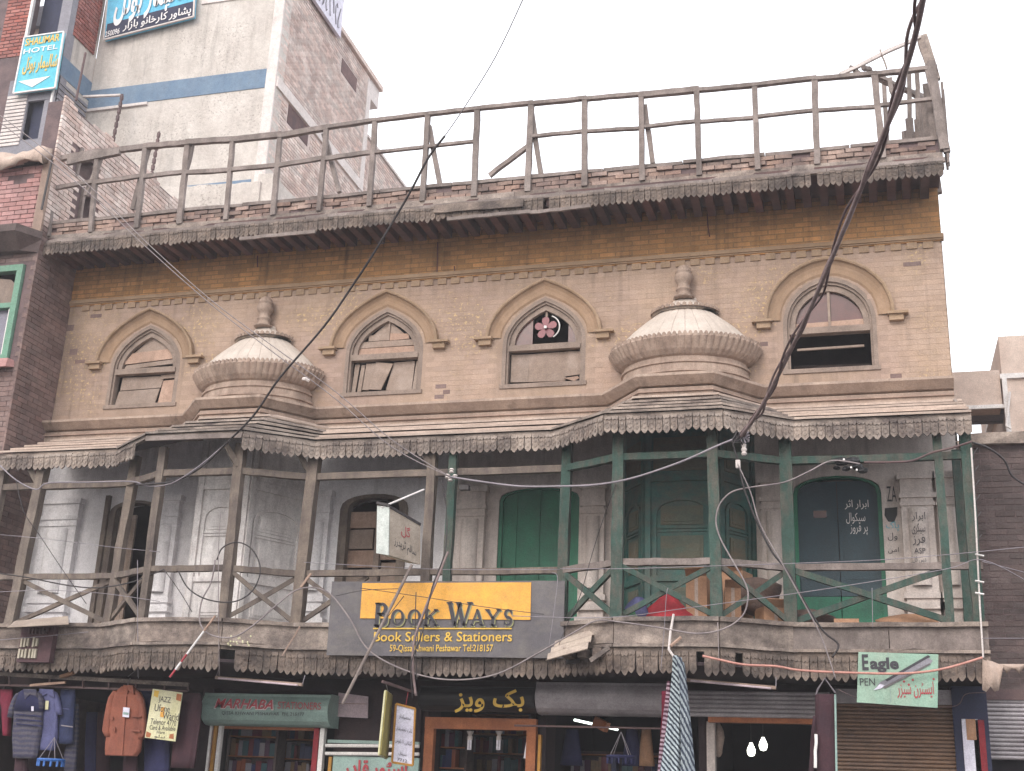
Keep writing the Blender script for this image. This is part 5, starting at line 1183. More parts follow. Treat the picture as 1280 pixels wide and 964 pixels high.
px_box(885, 896, 1032, 904, -.52, .12, 'wooden_lintel', 'orange', house)
slats('closed_shutter', 'closed rusty brown slatted shutter under the Eagle pen sign', 1047, 880, 1206, 1010, -.35, 'shutr', 26)
px_box(1045, 862, 1207, 880, -.42, .3, 'shutter_hood', 'shut', house)
r = slats('neighbour_shutter', 'dull slatted shutter of the neighbouring shop beyond the dark corner pillar', 1236, 874, 1300, 950, .0, 'shut', 14)
px_box(1232, 862, 1300, 875, -.05, .3, 'shutter_beam', 'rust', dw); px_box(1232, 950, 1300, 1100, .2, .1, 'dark_shopfront', 'dark', dw)
# corner pillar
pr_ = thing('corner_pillar', 'dark steel corner pillar with a strip of torn posters at the end of the shops', 'pillar', (XR, -.4, 0))
px_box(1206, 858, 1232, 1100, -.45, .25, 'pillar', 'navy', pr_); px_box(1210, 899, 1222, 1010, -.47, .02, 'torn_poster', 'paper', pr_); px_box(1209, 899, 1219, 925, -.476, .004, 'torn_poster', 'card', pr_); px_box(1224, 900, 1230, 1010, -.47, .02, 'red_trim', 'redp', pr_)
# awning scrap by the corner
r = thing('torn_awning', 'torn beige cloth and plaster scrap hanging at the outer lower corner of the balcony', 'awning', at(1240, 850, -1.5))
g = []
for i in range(13):
    t = i / 12; A = at(1228 + t * 62, 822 + 8 * min(1, t * 3), -1.45); low = at(1228 + t * 62, 862 - 24 * (t > .35) + 4 * math.sin(i * 2.3), -1.5)
    g.append([A, A.lerp(low, .4) + V((0, -.05 + .03 * math.sin(i * 1.9), 0)), low + V((0, .02 * math.cos(i * 2), 0)), low + V((0, .03, 0)), A + V((0, .04, 0))])
MB().loft(g).build('cloth', 'tarp', r, smooth=True)

# door surrounds and interiors
def door_frame(x0, x1, ytop, m, Y, w=.07, par=house, name='shop_door_frame'):
    a, c = X(x0, Y, ytop), X(x1, Y, ytop); z = at((x0 + x1) / 2, ytop, Y).z
    f = MB(); f.box(a, a + w, Y, Y + .1, .06, z); f.box(c - w, c, Y, Y + .1, .06, z); f.box(a, c, Y - .01, Y + .09, z, z + .14); return f.build(name, m, par)
f4 = door_frame(531, 670, 912, 'orange', -.35, .12)
MB().box(X(674, -.35), X(674, -.35) + .035, -.4, -.33, 0, 2.6).build('yellow_strip', 'yellowp', f4)
f1 = door_frame(266, 404, 912, 'orange', -.35, .04)
for i, (x, m, w_) in enumerate(((262, 'whitep', .035), (268, 'yellowp', .045), (274, 'whitep', .05), (394, 'redp', .07), (402, 'whitep', .06))): MB().box(X(x, -.38), X(x, -.38) + w_, -.40 - .01 * i, -.36, 0, 2.62).build('painted_strip', m, f1)
def bookshelf(x0, x1, Y, z0, rows, label, group, booklabel, seed, hstep=.26):
    s = thing('book_shelf', label, 'shelf', (x0, Y, z0)); rr = random.Random(seed)
    b = MB(); b.box(x0, x1, Y + .25, Y + .28, z0, z0 + rows * hstep + .05); b.box(x0 - .03, x0, Y, Y + .28, z0, z0 + rows * hstep + .05); b.box(x1, x1 + .03, Y, Y + .28, z0, z0 + rows * hstep + .05); b.build('case', 'darkbr', s)
    for k in range(rows + 1): MB().box(x0, x1, Y, Y + .25, z0 + k * hstep - .012, z0 + k * hstep).build('shelf_board', 'orange', s)
    for k in range(rows):
        x = x0 + .01
        while x < x1 - .06:
            w = rr.uniform(.035, .10); h = rr.uniform(.15, .23)
            if rr.random() < .88:
                bk = MB(); bk.box(x, x + w - .004, Y + .03, Y + .20, z0 + k * hstep, z0 + k * hstep + h); bm_ = rr.choice(book_mats); o = bk.build('book', bm_); tag(o, bm_.name.split('.')[0].split('_')[-1] + ' ' + booklabel, 'book', group)
            x += w
bookshelf(X(288, .3), X(345, .3), .3, 2.02, 3, 'book shelf full of dim coloured spines in the stationer shop doorway', 'books on the stationer shop shelves', 'book standing on the dim shelves under the Marhaba Stationers sign', 3)
bookshelf(X(350, .7), X(396, .7), .7, 2.02, 3, 'darker book shelf set back by the red strip of the stationer doorway', 'books on the set-back stationer shelf', 'book on the set-back shelf beside the red door strip', 4)
bookshelf(X(545, .35), X(582, .35), .35, 1.95, 3, 'reddish book shelf just inside the orange door frame', 'books inside the orange door frame', 'book on the reddish shelf inside the orange door frame', 5)
bookshelf(X(588, 1.6), X(660, 1.6), 1.6, 1.95, 4, 'deep dark book shelf at the back of the shop with the two white lamps', 'books at the back of the lamp shop', 'book on the dark rear shelf behind the two white lamps', 6)
bookshelf(X(690, 1.2), X(860, 1.2), 1.2, 1.95, 2, 'long low shelf of teal and brown goods in the shop with the lit tube', 'goods on the shelf under the lit tube', 'packed item on the long low shelf under the lit tube', 9)
# lamps
def cfl(px, label):
    a = at(px, 914, -.1); r = thing('hanging_lamp', label, 'lamp', (a.x, -.1, a.z)); b = MB(); rings = []
    for rr_, z in ((.05, 0), (.035, -.03), (.022, -.05), (.028, -.06), (.034, -.07), (.034, -.11)): rings.append([(a.x + rr_ * math.cos(k * math.pi / 5), -.1 + rr_ * math.sin(k * math.pi / 5), a.z + z) for k in range(10)])
    b.loft(rings).build('holder', 'cement2', r, smooth=False)
    t = MB()
    for dx, dy in ((-.016, -.012), (.016, -.012), (0, .016)): t.tube([(a.x + dx, -.1 + dy, a.z - .11), (a.x + dx, -.1 + dy, a.z - .23)], .013, 8)
    t.build('glass_tube', 'offtube', r); return r
cfl(588, 'unlit white compact lamp hanging in the orange doorway, farther from the scarves'); cfl(624, 'unlit white compact lamp hanging in the orange doorway, nearer to the scarves')
tag(MB().tube([at(660, 924, -.32), at(656, 948, -.32)], .018, 8).add([], []).build('tube_lamp', 'offtube'), 'short white tube fixed on the orange door jamb below the shutter box', 'lamp')
r = thing('lit_tube_lamp', 'lit fluorescent tube glowing under the plain grey shutter box', 'lamp', at(752, 907, .1))
MB().tube([at(718, 900, .4), at(772, 912, .1)], .016, 8).build('tube', 'tube', r); MB().bar(at(745, 903, .18) + V((0, -.05, .01)), at(760, 909, .12) + V((0, -.05, -.01)), .09, .12).build('ballast', 'orange', r)
for px, py, l in ((939, 938, 'glowing bulb hanging lower in the dark shop beneath the slatted shutter'), (954, 931, 'glowing bulb hanging slightly higher in the dark shop beneath the slatted shutter')):
    p = at(px, py, .9); r = thing('light_bulb', l, 'bulb', p); b = MB(); rings = [[(p.x + q * math.cos(k * math.pi / 6), .9 + q * math.sin(k * math.pi / 6), p.z + z) for k in range(12)] for q, z in ((.005, -.075), (.035, -.065), (.05, -.03), (.052, 0), (.042, .035), (.022, .07), (.02, .09))]
    b.loft(rings).build('glass', 'bulbm', r, smooth=True); MB().tube([(p.x, .9, p.z + .09), (p.x, .9, 3.12)], .006, 5).build('flex', 'cabled', r)
# strip light holders under the fringe
for a, b_, l in (((270, 847, -1.5), (378, 856, -1.5), 'pale strip light batten slung under the fringe above the Marhaba sign'), ((858, 850, -1.6), (970, 860, -1.6), 'pale strip light batten slung under the fringe above the slatted shutter')):
    r = thing('strip_light', l, 'lamp', at(*a)); p, q = at(*a), at(*b_); MB().bar(p, q, .05, .035).build('batten', 'ledge', r); MB().tube([p + V((.05, -.03, -.01)), q + V((-.05, -.03, -.01))], .012, 8).build('tube', 'pinkboard', r)
    for e in (p, q): MB().tube([e, e + V((0, .05, .12))], .005, 4).build('hanger_wire', 'wire', r)
# pillar in the scarf bay, dim goods hung in the shop
px_box(884, 902, 893, 1000, -.30, .15, 'plaster_pier', 'cream', house)
tag(crumple(at(898, 925, .0).x, .0, at(898, 925, .0).z, .07, .07, .20, 44).build('hanging_bundle', 'tarp', smooth=True), 'beige cloth bundle hanging beside the plaster pier of the bulb shop', 'bundle')
for px, w_, m, l in ((790, .12, 'navyc', 'dark blue garment hanging inside the shop under the lit tube'), (808, .10, 'card', 'tan garment hanging inside the shop under the lit tube'), (850, .11, 'greyc', 'grey garment hanging in the shop beside the scarves'), (715, .14, 'navyc', 'dark garment hanging at the far end of the tube-lit shop')):
    p = at(px, 912, .6); g = []
    for k in range(6):
        t = k / 5; g.append([(p.x + w_ * (.6 + .5 * t) * math.cos(a) * (1 + .1 * math.sin(a * 5)), .6 + .05 * math.sin(a), p.z - .45 * t) for a in [math.pi * q / 6 for q in range(12)]])
    tag(MB().loft(g).build('hanging_garment', m, smooth=True), l, 'garment')

# ---- wall between Marhaba and the orange doorway
r = thing('blank_board', 'blank pinkish-white board nailed to the dark wall behind the steel pipe', 'board', at(422, 897, -.34))
P = [at(424, 866, -.35), at(461, 871, -.35), at(460, 898, -.35), at(420, 896, -.35)]
MB().plate([(p.x, p.z) for p in P], [], (0, -.37, 0), (1, 0, 0), (0, 0, 1), 0, .02, (0, 1, 0)).build('sheet', 'pinkboard', r)
MB().box(P[0].x, P[1].x - .01, -.378, -.37, at(440, 880, -.35).z - .004, at(440, 880, -.35).z + .004).build('seam', 'ledge', r)
for y_, l in ((932, 'upper white pipe fixed above the sign with red Urdu letters'), (942, 'lower white pipe fixed above the sign with red Urdu letters')):
    tag(MB().tube([at(407, y_, -.45), at(524, y_ + 1, -.45)], .022, 8).build('white_pipe', 'whitep'), l, 'pipe')
r = thing('red_urdu_sign', 'grey-green sign board with large red Urdu letters under two white pipes', 'sign', at(410, 1000, -.4))
px_box(409, 946, 524, 1040, -.42, .04, 'board', 'signgreen', r); px_box(407, 946, 411, 1040, -.44, .03, 'edge_strip', 'yellowp', r)
text_px('اسٹور قادر', 428, 950, 508, 976, -.43, 'letr', r, urdu=True, bold=.03); px_box(409, 926, 524, 930, -.38, .05, 'upper_rail', 'signgreen', r)
# two hanging signs on an arm
arm = tag(MB().rough_bar(at(478, 852, -1.75), at(520, 866, -1.2), .03, .03, 4, .003).build('sign_bracket', 'rust'), 'thin brown bracket arm holding the two narrow hanging signs', 'bracket')
def hang_sign(name, label, cor, Y, m, edge, dy=0):
    P = [at(x, y, Y + dy_) for (x, y), dy_ in zip(cor, (0, dy, dy, 0))]; r = thing(name, label, 'sign', P[3]); u = (P[1] - P[0]).normalized(); n = u.cross(V((0, 0, 1))).normalized()
    if n.y > 0: n = -n
    bk = [p - n * .02 for p in P]; MB().add(P + bk, [(0, 1, 2, 3), (4, 5, 6, 7), (0, 1, 5, 4), (1, 2, 6, 5), (2, 3, 7, 6), (3, 0, 4, 7)]).build('board', m, r)
    b = MB()
    for p, q in zip(P, P[1:] + P[:1]): b.bar(p + n * .004, q + n * .004, .02, .025)
    b.build('frame', edge, r); return r, P, u, n
r, P, u, n = hang_sign('white_hanging_sign', 'white upright hanging sign with an orange edge and black Urdu handwriting', [(495, 880), (519, 886), (516, 957), (490, 953)], -1.3, 'paper', 'yellowp', .12)
W_ = (P[1] - P[0]).length; H_ = P[0].z - P[3].z
for t_, z_, w_, h_ in (('تحصیلدار', .76, .6, .09), ('نائب تحصیلدار', .55, .8, .09), ('گیلانی لا ہاؤس'.replace('ؤ', 'و'), .34, .85, .09), ('ہسپتال', .14, .4, .07), ('۲۱۷۷'.replace('۲', '2').replace('۱', '1').replace('۷', '7'), .05, .5, .05)):
    text(t_, P[3] + u * W_ * (1 - w_) * .5 + V((0, 0, H_ * z_)) + n * .008, u, V((0, 0, 1)), W_ * w_, H_ * h_, 'lett', r, urdu=True)
MB().tube([(P[0] + P[1]) / 2, (P[0] + P[1]) / 2 + V((.02, 0, .17))], .006, 4).build('hanger_wire', 'redp', r)
r, P, u, n = hang_sign('yellow_hanging_sign', 'narrow yellowed hanging sign seen edge-on beside the white Urdu one', [(482, 864), (489, 869), (483, 948), (474, 943)], -1.65, 'olive', 'poster', .5)
W_ = (P[1] - P[0]).length; H_ = P[0].z - P[3].z
text('نائب', P[3] + u * W_ * .25 + V((0, 0, H_ * .5)) + n * .008, u, V((0, 0, 1)), W_ * .5, H_ * .16, 'lett', r, urdu=True)
MB().tube([(P[0] + P[1]) / 2, at(482, 853, -1.7)], .005, 4).build('hanger_wire', 'wire', r)
# Eagle pen sign
r = thing('pen_sign', 'mint green tin sign with a drawn pen reading Eagle Pen, on the lower fringe', 'sign', at(1072, 878, -1.6)); YE = -1.62
P = [at(1073, 815, YE), at(1173, 818, YE), at(1172, 885, YE), at(1071, 878, YE)]
MB().plate([(p.x, p.z) for p in P], [], (0, YE, 0), (1, 0, 0), (0, 0, 1), 0, .015, (0, 1, 0)).build('sheet', 'mint', r)
q = at(1112, 850, YE).x; MB().box(q - .003, q + .003, YE - .004, YE, P[3].z, P[0].z).build('seam', 'signgreen', r)
text_px('E', 1078, 818, 1086, 838, YE - .002, 'lett', r, bold=.03); text_px('agle', 1088, 822, 1124, 841, YE - .002, 'lett', r, bold=.04); text_px('PEN', 1075, 848, 1094, 857, YE - .002, 'lett', r)
def dpen(pts, m, lift): MB().plate([(at(x, y, YE).x, at(x, y, YE).z) for x, y in pts], [], (0, YE - lift, 0), (1, 0, 0), (0, 0, 1), 0, .003, (0, 1, 0)).build('drawn_pen', m, r)
dpen([(1094, 861), (1100, 853), (1160, 822), (1166, 826), (1163, 830), (1105, 860)], 'bluegrey', .006); dpen([(1106, 850), (1160, 819), (1163, 821), (1109, 852)], 'lett', .007); dpen([(1092, 863), (1100, 855), (1106, 857), (1101, 861)], 'paper', .010); dpen([(1104, 859), (1162, 829), (1163, 831), (1106, 861)], 'signg', .009)
text_px('ایسٹرن سیزر', 1122, 852, 1168, 873, YE - .002, 'letr', r, urdu=True, bold=.01)
for x_, y_ in ((1130, 852), (1136, 856), (1141, 850), (1167, 849)): p = at(x_, y_, YE); MB().tube([(p.x, YE - .006, p.z), (p.x, YE, p.z)], .012, 8).build('dot', 'letr', r)

# ================================================================= clothes stall
YC = -1.15
rk = thing('clothes_rail', 'long double metal rail hung under the balcony carrying the clothes', 'clothes rail', at(0, 850, YC))
b = MB(); b.bar(at(-10, 842, YC), at(236, 856, YC), .03, .05); b.build('upper_bar', 'fringe', rk)
b = MB(); b.bar(at(-10, 856, YC + .02), at(234, 864, YC + .02), .025, .025); b.build('lower_bar', 'rust', rk)
for x in (12, 62, 104, 136, 170, 206, 235): MB().bar(at(x, 843 + x * .057, YC), at(x, 856 + x * .034, YC), .015, .03).build('link', 'rust', rk)
for x, t in ((45, 795), (172, 800), (160, 836)): MB().tube([at(x, 846, YC), at(x + 12 if x != 172 else x, t, -1.5)], .004, 4).build('suspension_wire', 'wire', rk)
tag(MB().rough_bar(at(38, 857, YC - .08), at(82, 853, YC - .08), .03, .03, 4, .003).build('wooden_rod', 'boardp'), 'short pale wooden rod lying against the clothes rail over the shirts', 'rod')
tag(MB().rough_bar(at(76, 846, YC - .05), at(92, 841, YC - .1), .05, .04, 3, .004).build('wooden_offcut', 'card'), 'small wooden offcut lying on the clothes rail', 'offcut')
def section(cx, z, hw, hd, Y, ph, fold, n=28):
    return [(cx + hw * math.copysign(abs(math.cos(a)) ** .7, math.cos(a)), Y + (hd * math.sin(a) + fold * math.sin(cx * 3 + math.cos(a) * 14 + ph)), z + .0) for a in [2 * math.pi * k / n for k in range(n)]]
def garment(name, label, cat, rows, Y, m, sleeves=(), hd=.06, fold=.008, extra=None):
    """rows: (left px, right px, y px) down the body"""
    r = thing(name, label, cat, at((rows[0][0] + rows[0][1]) / 2, rows[0][2], Y)); rings = []
    R_ = []
    for (a, b_) in zip(rows, rows[1:]):
        for k in range(4): R_.append(tuple(a[i] + (b_[i] - a[i]) * k / 4 for i in range(3)))
    R_.append(rows[-1])
    for i, (l, rr_, y) in enumerate(R_):
        p, q = at(l, y, Y), at(rr_, y, Y); t = i / len(R_); rings.append(section((p.x + q.x) / 2 + rnd.uniform(-.003, .003), (p.z + q.z) / 2, (q.x - p.x) / 2, hd * min(1, .25 + t * 3), Y, i * .35, fold * min(1, t * 4)))
    MB().loft(rings).build('body', m, r, smooth=True)
    for sl in sleeves:
        rings = []
        for i, (l, rr_, y) in enumerate(sl):
            p, q = at(l, y, Y), at(rr_, y, Y); rings.append(section((p.x + q.x) / 2, (p.z + q.z) / 2, (q.x - p.x) / 2, hd * .75, Y - .015, i, fold * .5, 16))
        MB().loft(rings).build('sleeve', m, r, smooth=True)
    return r
def patch(r, pts, Y, m, name, th=.012):
    P = [at(x, y, Y) for x, y in pts]; return MB().plate([(p.x, p.z) for p in P], [], (0, Y, 0), (1, 0, 0), (0, 0, 1), 0, th, (0, 1, 0)).build(name, m, r)
# orange jacket
YJ = YC - .05
j = garment('jacket', 'rust orange padded jacket on a hanger with a small white tag', 'jacket', [(152, 168, 858), (147, 172, 863), (141, 177, 868), (137, 180, 885), (135, 180, 900), (133, 179, 920), (132, 176, 938), (132, 171, 945)], YJ, 'jacket',
            sleeves=[[(143, 149, 864), (137, 146, 872), (134, 143, 884), (131, 141, 900), (129, 139, 914), (133, 141, 921)], [(170, 176, 865), (172, 181, 874), (174, 183, 888), (175, 184, 905), (175, 183, 918), (174, 180, 924)]], fold=.012)
for x0, x1 in ((154, 160), (160, 166)): patch(j, [(x0, 856), (x1, 857), (x1 + (1 if x1 > 160 else -1), 868), (x0, 863)], YJ - .08, 'jacket', 'collar', .03)
patch(j, [(156, 870), (158, 870), (153, 944), (151, 944)], YJ - .078, 'jacket', 'front_placket', .012); patch(j, [(154, 884), (162, 885), (161, 897), (153, 896)], YJ - .095, 'paper', 'price_tag', .003); patch(j, [(154, 890), (161, 891), (160, 894), (154, 893)], YJ - .098, 'signgreen', 'price_tag_print', .002)
for x0, y0, x1, y1 in ((164, 894, 176, 897), (163, 912, 175, 915), (137, 895, 141, 900), (141, 908, 144, 915)): patch(j, [(x0, y0), (x1, y0 + 1), (x1, y1), (x0, y1 - 1)], YJ - .082, 'jacket', 'pocket_flap', .014)
MB().tube([at(160, 860, YJ), at(160, 853, YJ), at(163, 848, YC)], .006, 6).build('hanger_hook', 'wire', j)
# polo shirt, blue shirt, jeans
p_ = garment('polo_shirt', 'polo shirt with navy yoke and grey striped body at the rail end', 'shirt', [(32, 44, 862), (24, 50, 866), (20, 54, 872), (18, 54, 888), (17, 53, 905), (16, 50, 925), (16, 46, 948)], YC - .04, 'greyc', sleeves=[[(22, 28, 867), (17, 24, 874), (13, 20, 885), (11, 18, 897)], [(47, 52, 867), (50, 56, 876), (51, 57, 886)]], fold=.01)
rings = []
for l, rr_, y in ((29, 45, 863), (23, 50, 867), (19.5, 54.5, 873), (17.5, 54.5, 889)): a, c = at(l, y, YC - .045), at(rr_, y, YC - .045); rings.append(section((a.x + c.x) / 2, a.z, (c.x - a.x) / 2 + .004, .066, YC - .045, 0, .004))
MB().loft(rings).build('yoke', 'navyc', p_, smooth=True)
patch(p_, [(29, 861), (45, 862), (46, 871), (37, 868), (31, 874)], YC - .12, 'greyc', 'collar', .02); patch(p_, [(39, 883), (42, 883), (42, 889), (39, 889)], YC - .118, 'paper', 'badge', .003)
for k in range(3): patch(p_, [(20, 892 + k * 6), (52, 895 + k * 6), (52, 896.5 + k * 6), (20, 893.5 + k * 6)], YC - .116, 'navyc', 'stripe', .006)
s_ = garment('blue_shirt', 'slate blue short-sleeved shirt with a paper tag beside the polo shirt', 'shirt', [(52, 64, 862), (47, 70, 865), (48, 75, 874), (48, 73, 895), (47, 72, 920), (48, 68, 938)], YC + .04, 'bluec', sleeves=[[(66, 72, 866), (69, 76, 876), (71, 78, 886), (72, 79, 894)]], fold=.012)
patch(s_, [(49, 861), (66, 862), (68, 872), (58, 867), (50, 872)], YC - .04, 'bluec', 'collar', .02); patch(s_, [(57, 876), (61, 876), (60, 887), (56, 887)], YC - .045, 'poster', 'price_tag', .003)
j_ = garment('jeans', 'folded dark denim trousers hanging behind the blue shirt', 'trousers', [(76, 94, 862), (75, 94, 875), (74, 93, 900), (73, 92, 930)], YC + .12, 'jeans', fold=.006)
patch(j_, [(76, 885), (86, 886), (86, 887), (76, 886)], YC + .05, 'bluec', 'seam', .004); patch(j_, [(76, 906), (91, 908), (91, 909.5), (76, 907.5)], YC + .05, 'wire', 'seam', .004)
garment('crimson_garment', 'crimson garment hanging at the very end behind the polo shirt', 'garment', [(0, 16, 862), (2, 16, 880), (4, 13, 900), (5, 12, 920)], YC + .15, 'crim')
garment('maroon_garment', 'long dark maroon garment hanging behind the hand-lettered poster', 'garment', [(228, 250, 866), (222, 252, 880), (218, 250, 910), (214, 244, 960)], YC + .1, 'maroon', fold=.015)
garment('navy_trousers', 'dark navy trousers hanging between the orange jacket and the poster', 'trousers', [(176, 196, 862), (178, 206, 890), (180, 212, 930), (180, 212, 970)], YC + .2, 'navyc', fold=.01)
garment('dark_cape', 'dark grey knitted garment flaring down in the shade behind the jacket', 'garment', [(92, 98, 880), (88, 98, 905), (84, 97, 930), (80, 96, 950), (82, 94, 968)], YC + .25, 'greyc', fold=.01)
garment('dark_coat', 'brown coat hanging low beneath the orange jacket', 'garment', [(156, 172, 940), (154, 172, 970)], YC + .2, 'maroon', fold=.01)
for k, (x, m) in enumerate(((108, 'navyc'), (122, 'maroon'), (20, 'maroon'))): garment('shadowed_garment', ('navy garment deep in the shade behind the knitted garment', 'maroon garment deep in the shade next to the orange jacket', 'dark red trousers hanging under the polo shirt')[k], 'garment', [(x, x + 14, 890 if k < 2 else 940), (x - 2, x + 15, 980)], .3 if k < 2 else YC + .05, m, fold=.01)
# blue clip hanger
def ring_hanger(px, py, Y, m, label, rw=.17):
    p = at(px, py, Y); r = thing('clip_hanger', label, 'hanger', p)
    MB().tube([(p.x + rw * math.cos(R(a)), Y + rw * .8 * math.sin(R(a)), p.z) for a in range(0, 361, 15)], .018, 6).build('ring', m, r); b = MB(); b.bar((p.x - rw, Y, p.z), (p.x + rw, Y, p.z), .02, .03); b.bar((p.x, Y - rw * .8, p.z), (p.x, Y + rw * .8, p.z), .02, .03); b.build('cross_bar', m, r)
    for a in range(0, 360, 90): MB().tube([(p.x + rw * math.cos(R(a + 45)), Y + rw * .8 * math.sin(R(a + 45)), p.z), (p.x, Y, p.z + .28)], .004, 4).build('cord', 'wire', r)
    for a in range(0, 360, 30): MB().box(p.x + rw * math.cos(R(a)) - .01, p.x + rw * math.cos(R(a)) + .01, Y + rw * .8 * math.sin(R(a)) - .01, Y + rw * .8 * math.sin(R(a)) + .01, p.z - .08, p.z - .015).build('clip', m, r)
ring_hanger(64, 950, YC - .1, 'bluep', 'bright blue round plastic clip hanger below the blue shirt'); ring_hanger(776, 946, -.9, 'navyc', 'dark blue round clip hanger below the lit tube', .16)
# hand-lettered poster
r = thing('hand_lettered_poster', 'yellowed hand-lettered poster reading Jazz Ufone Warid hanging on the clothes rail', 'poster', at(180, 926, YC - .1)); YP = YC - .12
P = [at(191, 861, YP), at(228, 866, YP), at(219, 927, YP), at(181, 922, YP)]
MB().plate([(p.x, p.z) for p in P], [], (0, YP, 0), (1, 0, 0), (0, 0, 1), 0, .012, (0, 1, 0)).build('card', 'poster', r)
for t_, x0, y0, x1, y1, sl, m in (('JAZZ', 198, 870, 213, 879, 2, 'lett'), ('Ufone', 193, 880, 212, 889, 2, 'lett'), ('Warid', 203, 890, 223, 899, 2, 'lett'), ('Telenor 4770', 188, 898, 220, 905, 3, 'lett'), ('Card & Available', 187, 906, 219, 912, 2, 'lett'), ('Here', 196, 913, 206, 917, 1, 'lett'), ('ہیلو', 193, 918, 206, 923, 1, 'lett')):
    curve_text(t_, x0, y0, x1, y1, YP, m, r, sl, urdu=(t_ == 'ہیلو'))
for pts, m in (([(221, 867), (227, 868), (226, 877), (220, 875)], 'orange'), ([(193, 863), (199, 864), (197, 872), (192, 870)], 'gold'), ([(183, 914), (189, 917), (187, 922), (182, 921)], 'orange'), ([(212, 918), (217, 917), (217, 924), (211, 923)], 'orange'), ([(201, 884), (206, 884), (205, 897), (200, 896)], 'signy')): patch(r, pts, YP - .003, m, 'corner_print', .003)
# scarves
def scarf(name, label, rows, Y, m, hd=.05, n=5):
    r = tag(thing(name, label, 'scarf', at((rows[0][0] + rows[0][1]) / 2, rows[0][2], Y))); rings = []
    R_ = []
    for a, b_ in zip(rows, rows[1:]):
        for k in range(5): R_.append(tuple(a[i] + (b_[i] - a[i]) * k / 5 for i in range(3)))
    R_.append(rows[-1])
    for i, (l, q_, y) in enumerate(R_):
        p, q = at(l, y, Y), at(q_, y, Y); hw = (q.x - p.x) / 2; cx = (p.x + q.x) / 2; ring = []
        for k in range(32):
            a = 2 * math.pi * k / 32; f = 1 + .18 * math.sin(a * 7 + i * .12) * (hw / .1)
            ring.append((cx + hw * math.cos(a), Y + hd * math.sin(a) * f + .018 * math.sin(math.cos(a) * 13 + i * .1), p.z))
        rings.append(ring)
    MB().loft(rings).build('cloth', m, r, smooth=True); return r
scarf('striped_scarf', 'long white scarf with dark teal diagonal stripes hanging from the balcony hook', [(841, 848, 820), (840, 852, 840), (837, 852, 870), (834, 852, 900), (829, 852, 935), (822, 851, 985)], -1.95, 'scarf', .06)
scarf('checked_scarf', 'pink and white checked scarf hanging just beside the striped white one', [(834, 838, 852), (832, 838, 870), (828, 837, 900), (824, 833, 935), (820, 830, 985)], -1.9, 'scarf2', .04)
scarf('red_scarf', 'narrow dark red scarf edge behind the checked scarf', [(827, 835, 864), (827, 833, 890), (825, 830, 920)], -1.85, 'crim', .03)
scarf('pale_scarf', 'pale grey patterned scarf hanging on the far side of the striped one', [(850, 855, 828), (851, 858, 850), (852, 861, 880), (853, 865, 920), (855, 871, 985)], -1.93, 'scarf3', .05)
scarf('white_scarf', 'thin white and grey scarf hanging between the striped and the pale ones', [(845, 852, 822), (849, 857, 850), (850, 860, 890), (851, 864, 940), (850, 868, 985)], -2.02, 'scarf3', .04)
r = thing('scarf_hook', 'bent white stick and hook on the fringe from which the scarves hang', 'hook', at(840, 800, -1.95))
MB().tube([at(842, 768, -1.9), at(838, 790, -1.95), at(836, 812, -1.98), at(843, 822, -1.98)], .015, 6).build('stick', 'cement2', r); MB().tube([at(851, 797, -1.9), at(838, 808, -1.98)], .018, 6).build('stick', 'boardp', r)
# dark hanging case by the shutter
r = thing('hanging_case', 'long dark brown cloth case hanging between the bulb shop and the closed shutter', 'garment case', at(1030, 870, -1.4))
g = []
for k in range(8):
    t = k / 7; p, q = at(1019 - 1 * t, 868 + 110 * t, -1.4), at(1045 + 1 * t, 868 + 110 * t, -1.4); g.append(section((p.x + q.x) / 2, p.z, (q.x - p.x) / 2, .06, -1.4, k * .5, .006))
MB().loft(g).build('case', 'maroon', r, smooth=True)
MB().tube([at(1020, 869, -1.42), at(1022, 862, -1.45), at(1031, 848, -1.5), at(1044, 866, -1.42)], .01, 6).build('strap', 'wire', r); MB().tube([at(1044, 868, -1.47), at(1046, 985, -1.47)], .012, 6).build('piping', 'signgreen', r)
tag(MB().rough_bar(at(1020, 918, -1.5), at(1019, 960, -1.5), .03, .07, 4, .006).build('white_bag', 'whitep'), 'white plastic strip bag hanging on the edge of the dark brown case', 'bag')
garment('brown_garment', 'thin brown garment hanging against the dark brown case', 'garment', [(1016, 1020, 895), (1013, 1019, 930), (1010, 1018, 975)], -1.42, 'maroon', fold=.01)
tag(MB().tube([at(643, 907, -.7), at(832, 911, -.95)], .012, 6).build('hanging_bar', 'rust'), 'thin rusty bar strung across the shop under the plain grey shutter box', 'bar')

# ================================================================= cables and poles
cable([(1156, -12, -8.5), (1140, 60, -7.9), (1108, 160, -7.0), (1066, 260, -6.0), (1020, 370, -4.8), (985, 445, -3.7), (950, 512, -2.7), (926, 546, -2.1)], .022, 'cableb', 'cable_bundle', 'thick twisted brown cable bundle sweeping down from the sky to the green bay', n=8, sub=8)
bpth = [(1153, -12, -8.45), (1136, 60, -7.85), (1112, 160, -6.95), (1062, 262, -5.95), (1024, 368, -4.75), (981, 446, -3.65), (953, 511, -2.66), (927, 545, -2.08)]
def twist(pts, r, amp, ph, m, label):
    P = [at(*p) for p in pts]; out = []; N = 60
    for i in range(N + 1):
        t = i / N * (len(P) - 1); k = min(int(t), len(P) - 2); p = P[k].lerp(P[k + 1], t - k); a = t * 4 + ph; out.append(p + V((math.cos(a) * amp, 0, math.sin(a) * amp)))
    tag(MB().tube(out, r, 6).build('cable', m, smooth=True), label, 'cable')
twist(bpth, .013, .030, 0, 'cableb', 'pinkish strand wound round the thick twisted cable bundle'); twist(bpth, .012, .034, 2.6, 'rust', 'darker strand wound round the thick twisted cable bundle')
